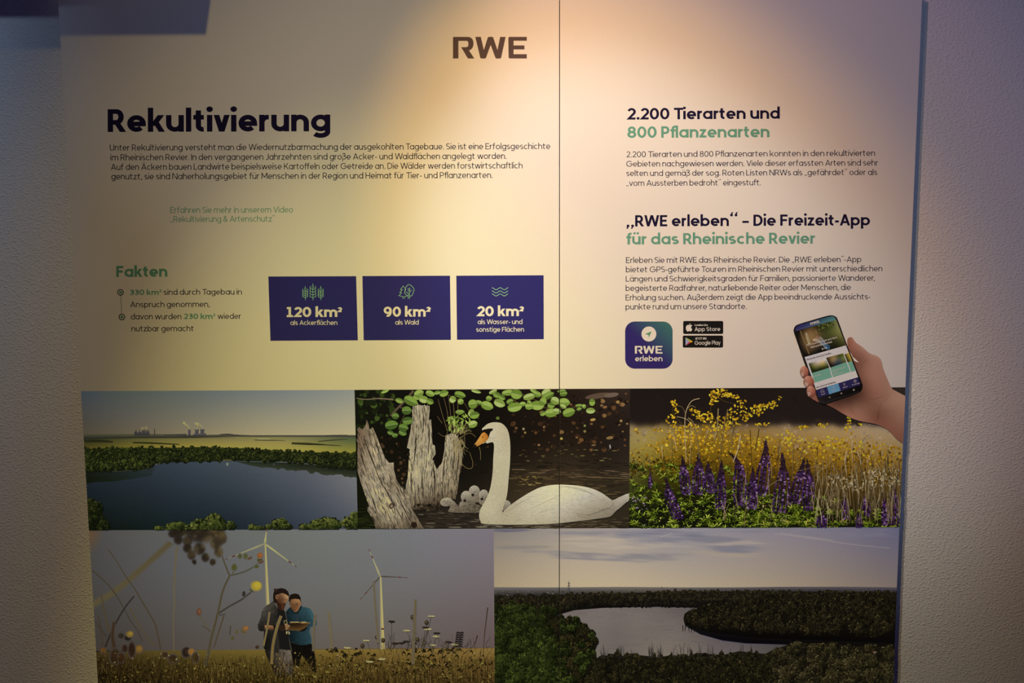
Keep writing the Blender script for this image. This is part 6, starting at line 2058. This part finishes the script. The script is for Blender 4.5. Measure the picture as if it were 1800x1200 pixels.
k = Ink(level(7))
BODY = smooth(zh([(166, 292), (164, 262), (174, 232), (198, 207), (260, 184), (400, 143), (560, 98), (620, 94), (655, 108), (680, 145), (760, 365), (860, 620), (958, 870), (970, 930), (955, 975), (915, 1004), (760, 1062), (600, 1118), (530, 1137), (485, 1130), (455, 1096), (425, 1020), (375, 890), (300, 685), (228, 475)]), 4)
paint(k, cdt(BODY), idw(zh([(200, 300, '15110f'), (600, 110, '1a1614'), (900, 800, '100c0b'), (500, 1100, '1d1715'), (800, 1040, '0b0908')])))
strand(k, zh([(470, 1080), (500, 1106), (560, 1100), (760, 1040), (930, 985)]), .5, .5, '3a2f2e')
strand(k, zh([(168, 300), (300, 660), (425, 985)]), .4, .4, '332a28')
PH = emit('printed_phone', k, RP, CL_H, 'printed black mobile phone held in the hand')

k = Ink(level(7))
HD = zh([(184, 250), (196, 222), (240, 200), (400, 156), (560, 112), (615, 103), (640, 112), (662, 146), (420, 212), (187, 278)])
shade(k, HD, idw(zh([(190, 260, '33285a'), (350, 190, '2c3558'), (500, 150, '2f4f5c'), (640, 125, '3d6a68')])), 3)
LG = lambda a, b: tuple(np.array(zh((365, 207))) + (a - 162) / 1298 * (np.array(zh((468, 177))) - np.array(zh((365, 207)))) + (b - 528) / 380 * (np.array(zh((374, 207))) - np.array(zh((363, 180)))) * 1.0)
logo(k, LG, (0.72, 0.7, 0.72))
SHOT = zh([(187, 279), (662, 147), (776, 443), (292, 580)])
shade(k, SHOT, idw(zh([(220, 320, '120c09'), (210, 400, '120d0a'), (260, 500, '14100c'), (300, 280, '4a3018'), (320, 300, '8a6434'), (330, 400, '7a5528'), (420, 280, '6a4a22'), (400, 350, '7d5a30'), (350, 500, '5a3c1c'), (450, 230, '1d1a08'), (560, 210, '2a300c'), (620, 200, '3c4216'), (650, 170, '6f6a3c'), (600, 290, '55551f'), (690, 260, '7a7438'), (720, 330, '6a642c'), (740, 420, '3d3a14'), (640, 400, '26240c'), (560, 460, '1f1d10'), (480, 480, '151210'), (400, 540, '12100c'), (520, 330, '3a3a18')])), 3)
q = Ink(0)
blob_field(k, zh([(430, 215), (600, 170), (655, 215), (560, 290), (460, 270)]), 60, .6, 1.8, ['15160a', '2a330c', '4c5418', '6a6a28'], g)
for a, b in (((240, 275), (345, 545)), ((420, 265), (435, 320))):
    strand(k, zh([a, b]), 1.6, 1.6, '7a5a30')
paint(k, fan(zh([(296, 300), (322, 295), (362, 420), (335, 430)])), 'b59a6c')
for i in range(8):
    strand(k, zh([(300 + i * 5, 308 + i * 15), (326 + i * 5, 302 + i * 15)]), 1.0, .8, '2a1d10')
shade(k, zh([(430, 330), (455, 318), (480, 350), (520, 380), (545, 420), (590, 450), (585, 490), (540, 490), (500, 440), (440, 400), (390, 390), (385, 372), (420, 360)]), idw(zh([(440, 335, '7a4a2c'), (460, 370, '8a6a50'), (520, 400, '3d4a66'), (560, 460, '2c4a6a'), (400, 385, 'b09078')])), 3)
strand(k, zh([(470, 345), (500, 372), (530, 420)]), 1.0, .8, 'b5b0a8')
WH = zh([(292, 581), (776, 444), (919, 816), (427, 966)])
paint(k, fan(WH), 'b3a2a0')
for quad, cols in ((zh([(338, 655), (545, 598), (582, 706), (377, 769)]), [(350, 670, '2e3010'), (440, 645, 'b39a94'), (530, 615, 'b5a49c'), (400, 690, '6d6420'), (500, 665, 'a08430'), (420, 735, '1f260a'), (540, 690, '3a3f12'), (480, 710, '2a300e')]), (zh([(545, 590), (743, 537), (782, 640), (592, 705)]), [(570, 620, '2a1a0e'), (600, 620, '7a5a30'), (650, 600, '8a6a40'), (610, 680, '17110c'), (680, 640, '2c3848'), (700, 570, '2f3810'), (740, 600, '6a6a34'), (760, 635, '44421a')]), (zh([(758, 548), (812, 532), (848, 628), (795, 643)]), [(775, 560, '4a4014'), (800, 560, 'a07a1c'), (815, 600, '7d6a1a'), (810, 630, '3a3010')])):
    shade(k, quad, idw(zh(cols)), 2)
for quad in (zh([(377, 769), (582, 707), (614, 819), (412, 881)]), zh([(592, 705), (782, 641), (826, 755), (625, 818)]), zh([(795, 643), (848, 628), (886, 741), (837, 755)])):
    paint(k, fan(quad), '5a8a72')
NV = zh([(427, 966), (919, 817), (944, 906), (456, 1056)])
paint(k, fan(NV), '241c48')
paint(k, fan(zh([(553, 929), (686, 889), (714, 975), (580, 1017)])), '4a7a9c')
emit('phone_screen', k, PH, CL_H, 'lit app page with photos and green cards')

k = Ink(level(7))
TW = (0.62, 0.6, 0.6)
DK = (0.03, 0.02, 0.07)
for s, a, b, cap, wt, c in (('Viel zu entdecken auf dem', (318, 452), (676, 358), 3.3, .2, TW), ('Naturerlebnispfad', (368, 478), (612, 412), 3.3, .2, TW), ('Die besten Touren für Familien', (320, 620), (606, 542), 2.7, .22, DK), ('Die schönsten Radwege', (432, 946), (656, 880), 2.7, .22, DK),
                            ('Bergheim', (405, 812), (488, 790), 2.3, .18, TW), ('Naturerlebnispfad', (620, 748), (770, 704), 2.2, .16, TW), ('auf der', (625, 770), (685, 752), 2.0, .16, TW), ('Sophienhöhe', (632, 794), (745, 762), 2.0, .16, TW), ('Karte', (490, 1026), (534, 1012), 2.0, .16, TW), ('Touren', (614, 984), (664, 970), 2.0, .16, TW), ('Wissen', (742, 946), (796, 930), 2.0, .16, TW), ('Einstellungen', (848, 914), (940, 888), 1.9, .16, TW)):
    text(k, s, *zh(a), *zh(b), cap, wt, c)
for p, c_ in (([(482, 972), (500, 962), (518, 972), (520, 994), (500, 984), (484, 998)], True), ([(616, 952), (628, 932), (634, 942), (644, 926)], False), ([(745, 892), (756, 886), (766, 896), (758, 914), (750, 906)], True)):
    k.add(ribbon(zh(p), .5, c_), TW)
    k.raise_()
k.add(ribbon(ell(*zh((882, 862)), 2.2, 2.2), .6, True), TW)
k.add(fan(ell(*zh((882, 862)), .8, .8)), TW)
for x, y, r in ((502, 486, 1.5), (525, 479, 1.0), (546, 473, 1.3)):
    k.add(fan(ell(*zh((x, y)), r, r)), TW)
k.raise_()
k.add(fan(zh([(570, 1052), (590, 1042), (592, 1062)])), (.4, .36, .36))
k.add(fan(ell(*zh((722, 1006)), 1.5, 1.5)), (.4, .36, .36))
k.add(fan(zh([(854, 958), (874, 952), (880, 972), (860, 978)])), (.4, .36, .36))
emit('screen_lettering', k, PH, CL_H)

for (cx, cy, rx, ry, rot), lab in (((287, 757, 50, 72, -.12), 'upper fingertip'), ((340, 873, 64, 72, -.15), 'middle fingertip'), ((367, 986, 52, 70, -.12), 'lower fingertip')):
    k = Ink(level(8))
    c0 = zh((cx, cy))
    e = ell(c0[0], c0[1], rx * .15, ry * .15, rot, 26)
    f_ = idw([(c0[0] - 4, c0[1] - 6, 'b0705a'), (c0[0] + 3, c0[1] - 5, 'a0553e'), (c0[0], c0[1], 'a85f48'), (c0[0] - 5, c0[1] + 4, '8d4e3b'), (c0[0] + 5, c0[1] + 3, '8a4230'), (c0[0], c0[1] + 9, '6f3a2a'), (c0[0] - 7, c0[1], '85503f')])
    shade(k, e, f_, 1.6)
    paint(k, cdt(smooth([(c0[0] - rx * .12, c0[1] + ry * .02), (c0[0] - rx * .03, c0[1] + ry * .01), (c0[0] - rx * .02, c0[1] + ry * .08), (c0[0] - rx * .09, c0[1] + ry * .12)], 3)), 'a87868', alpha=.75)
    strand(k, [(c0[0] - rx * .12, c0[1] + ry * .04), (c0[0] - rx * .07, c0[1] + ry * .11), (c0[0] - rx * .01, c0[1] + ry * .09)], .5, .4, '5a2d20')
    emit('printed_fingertip', k, RP, CL_H, lab)
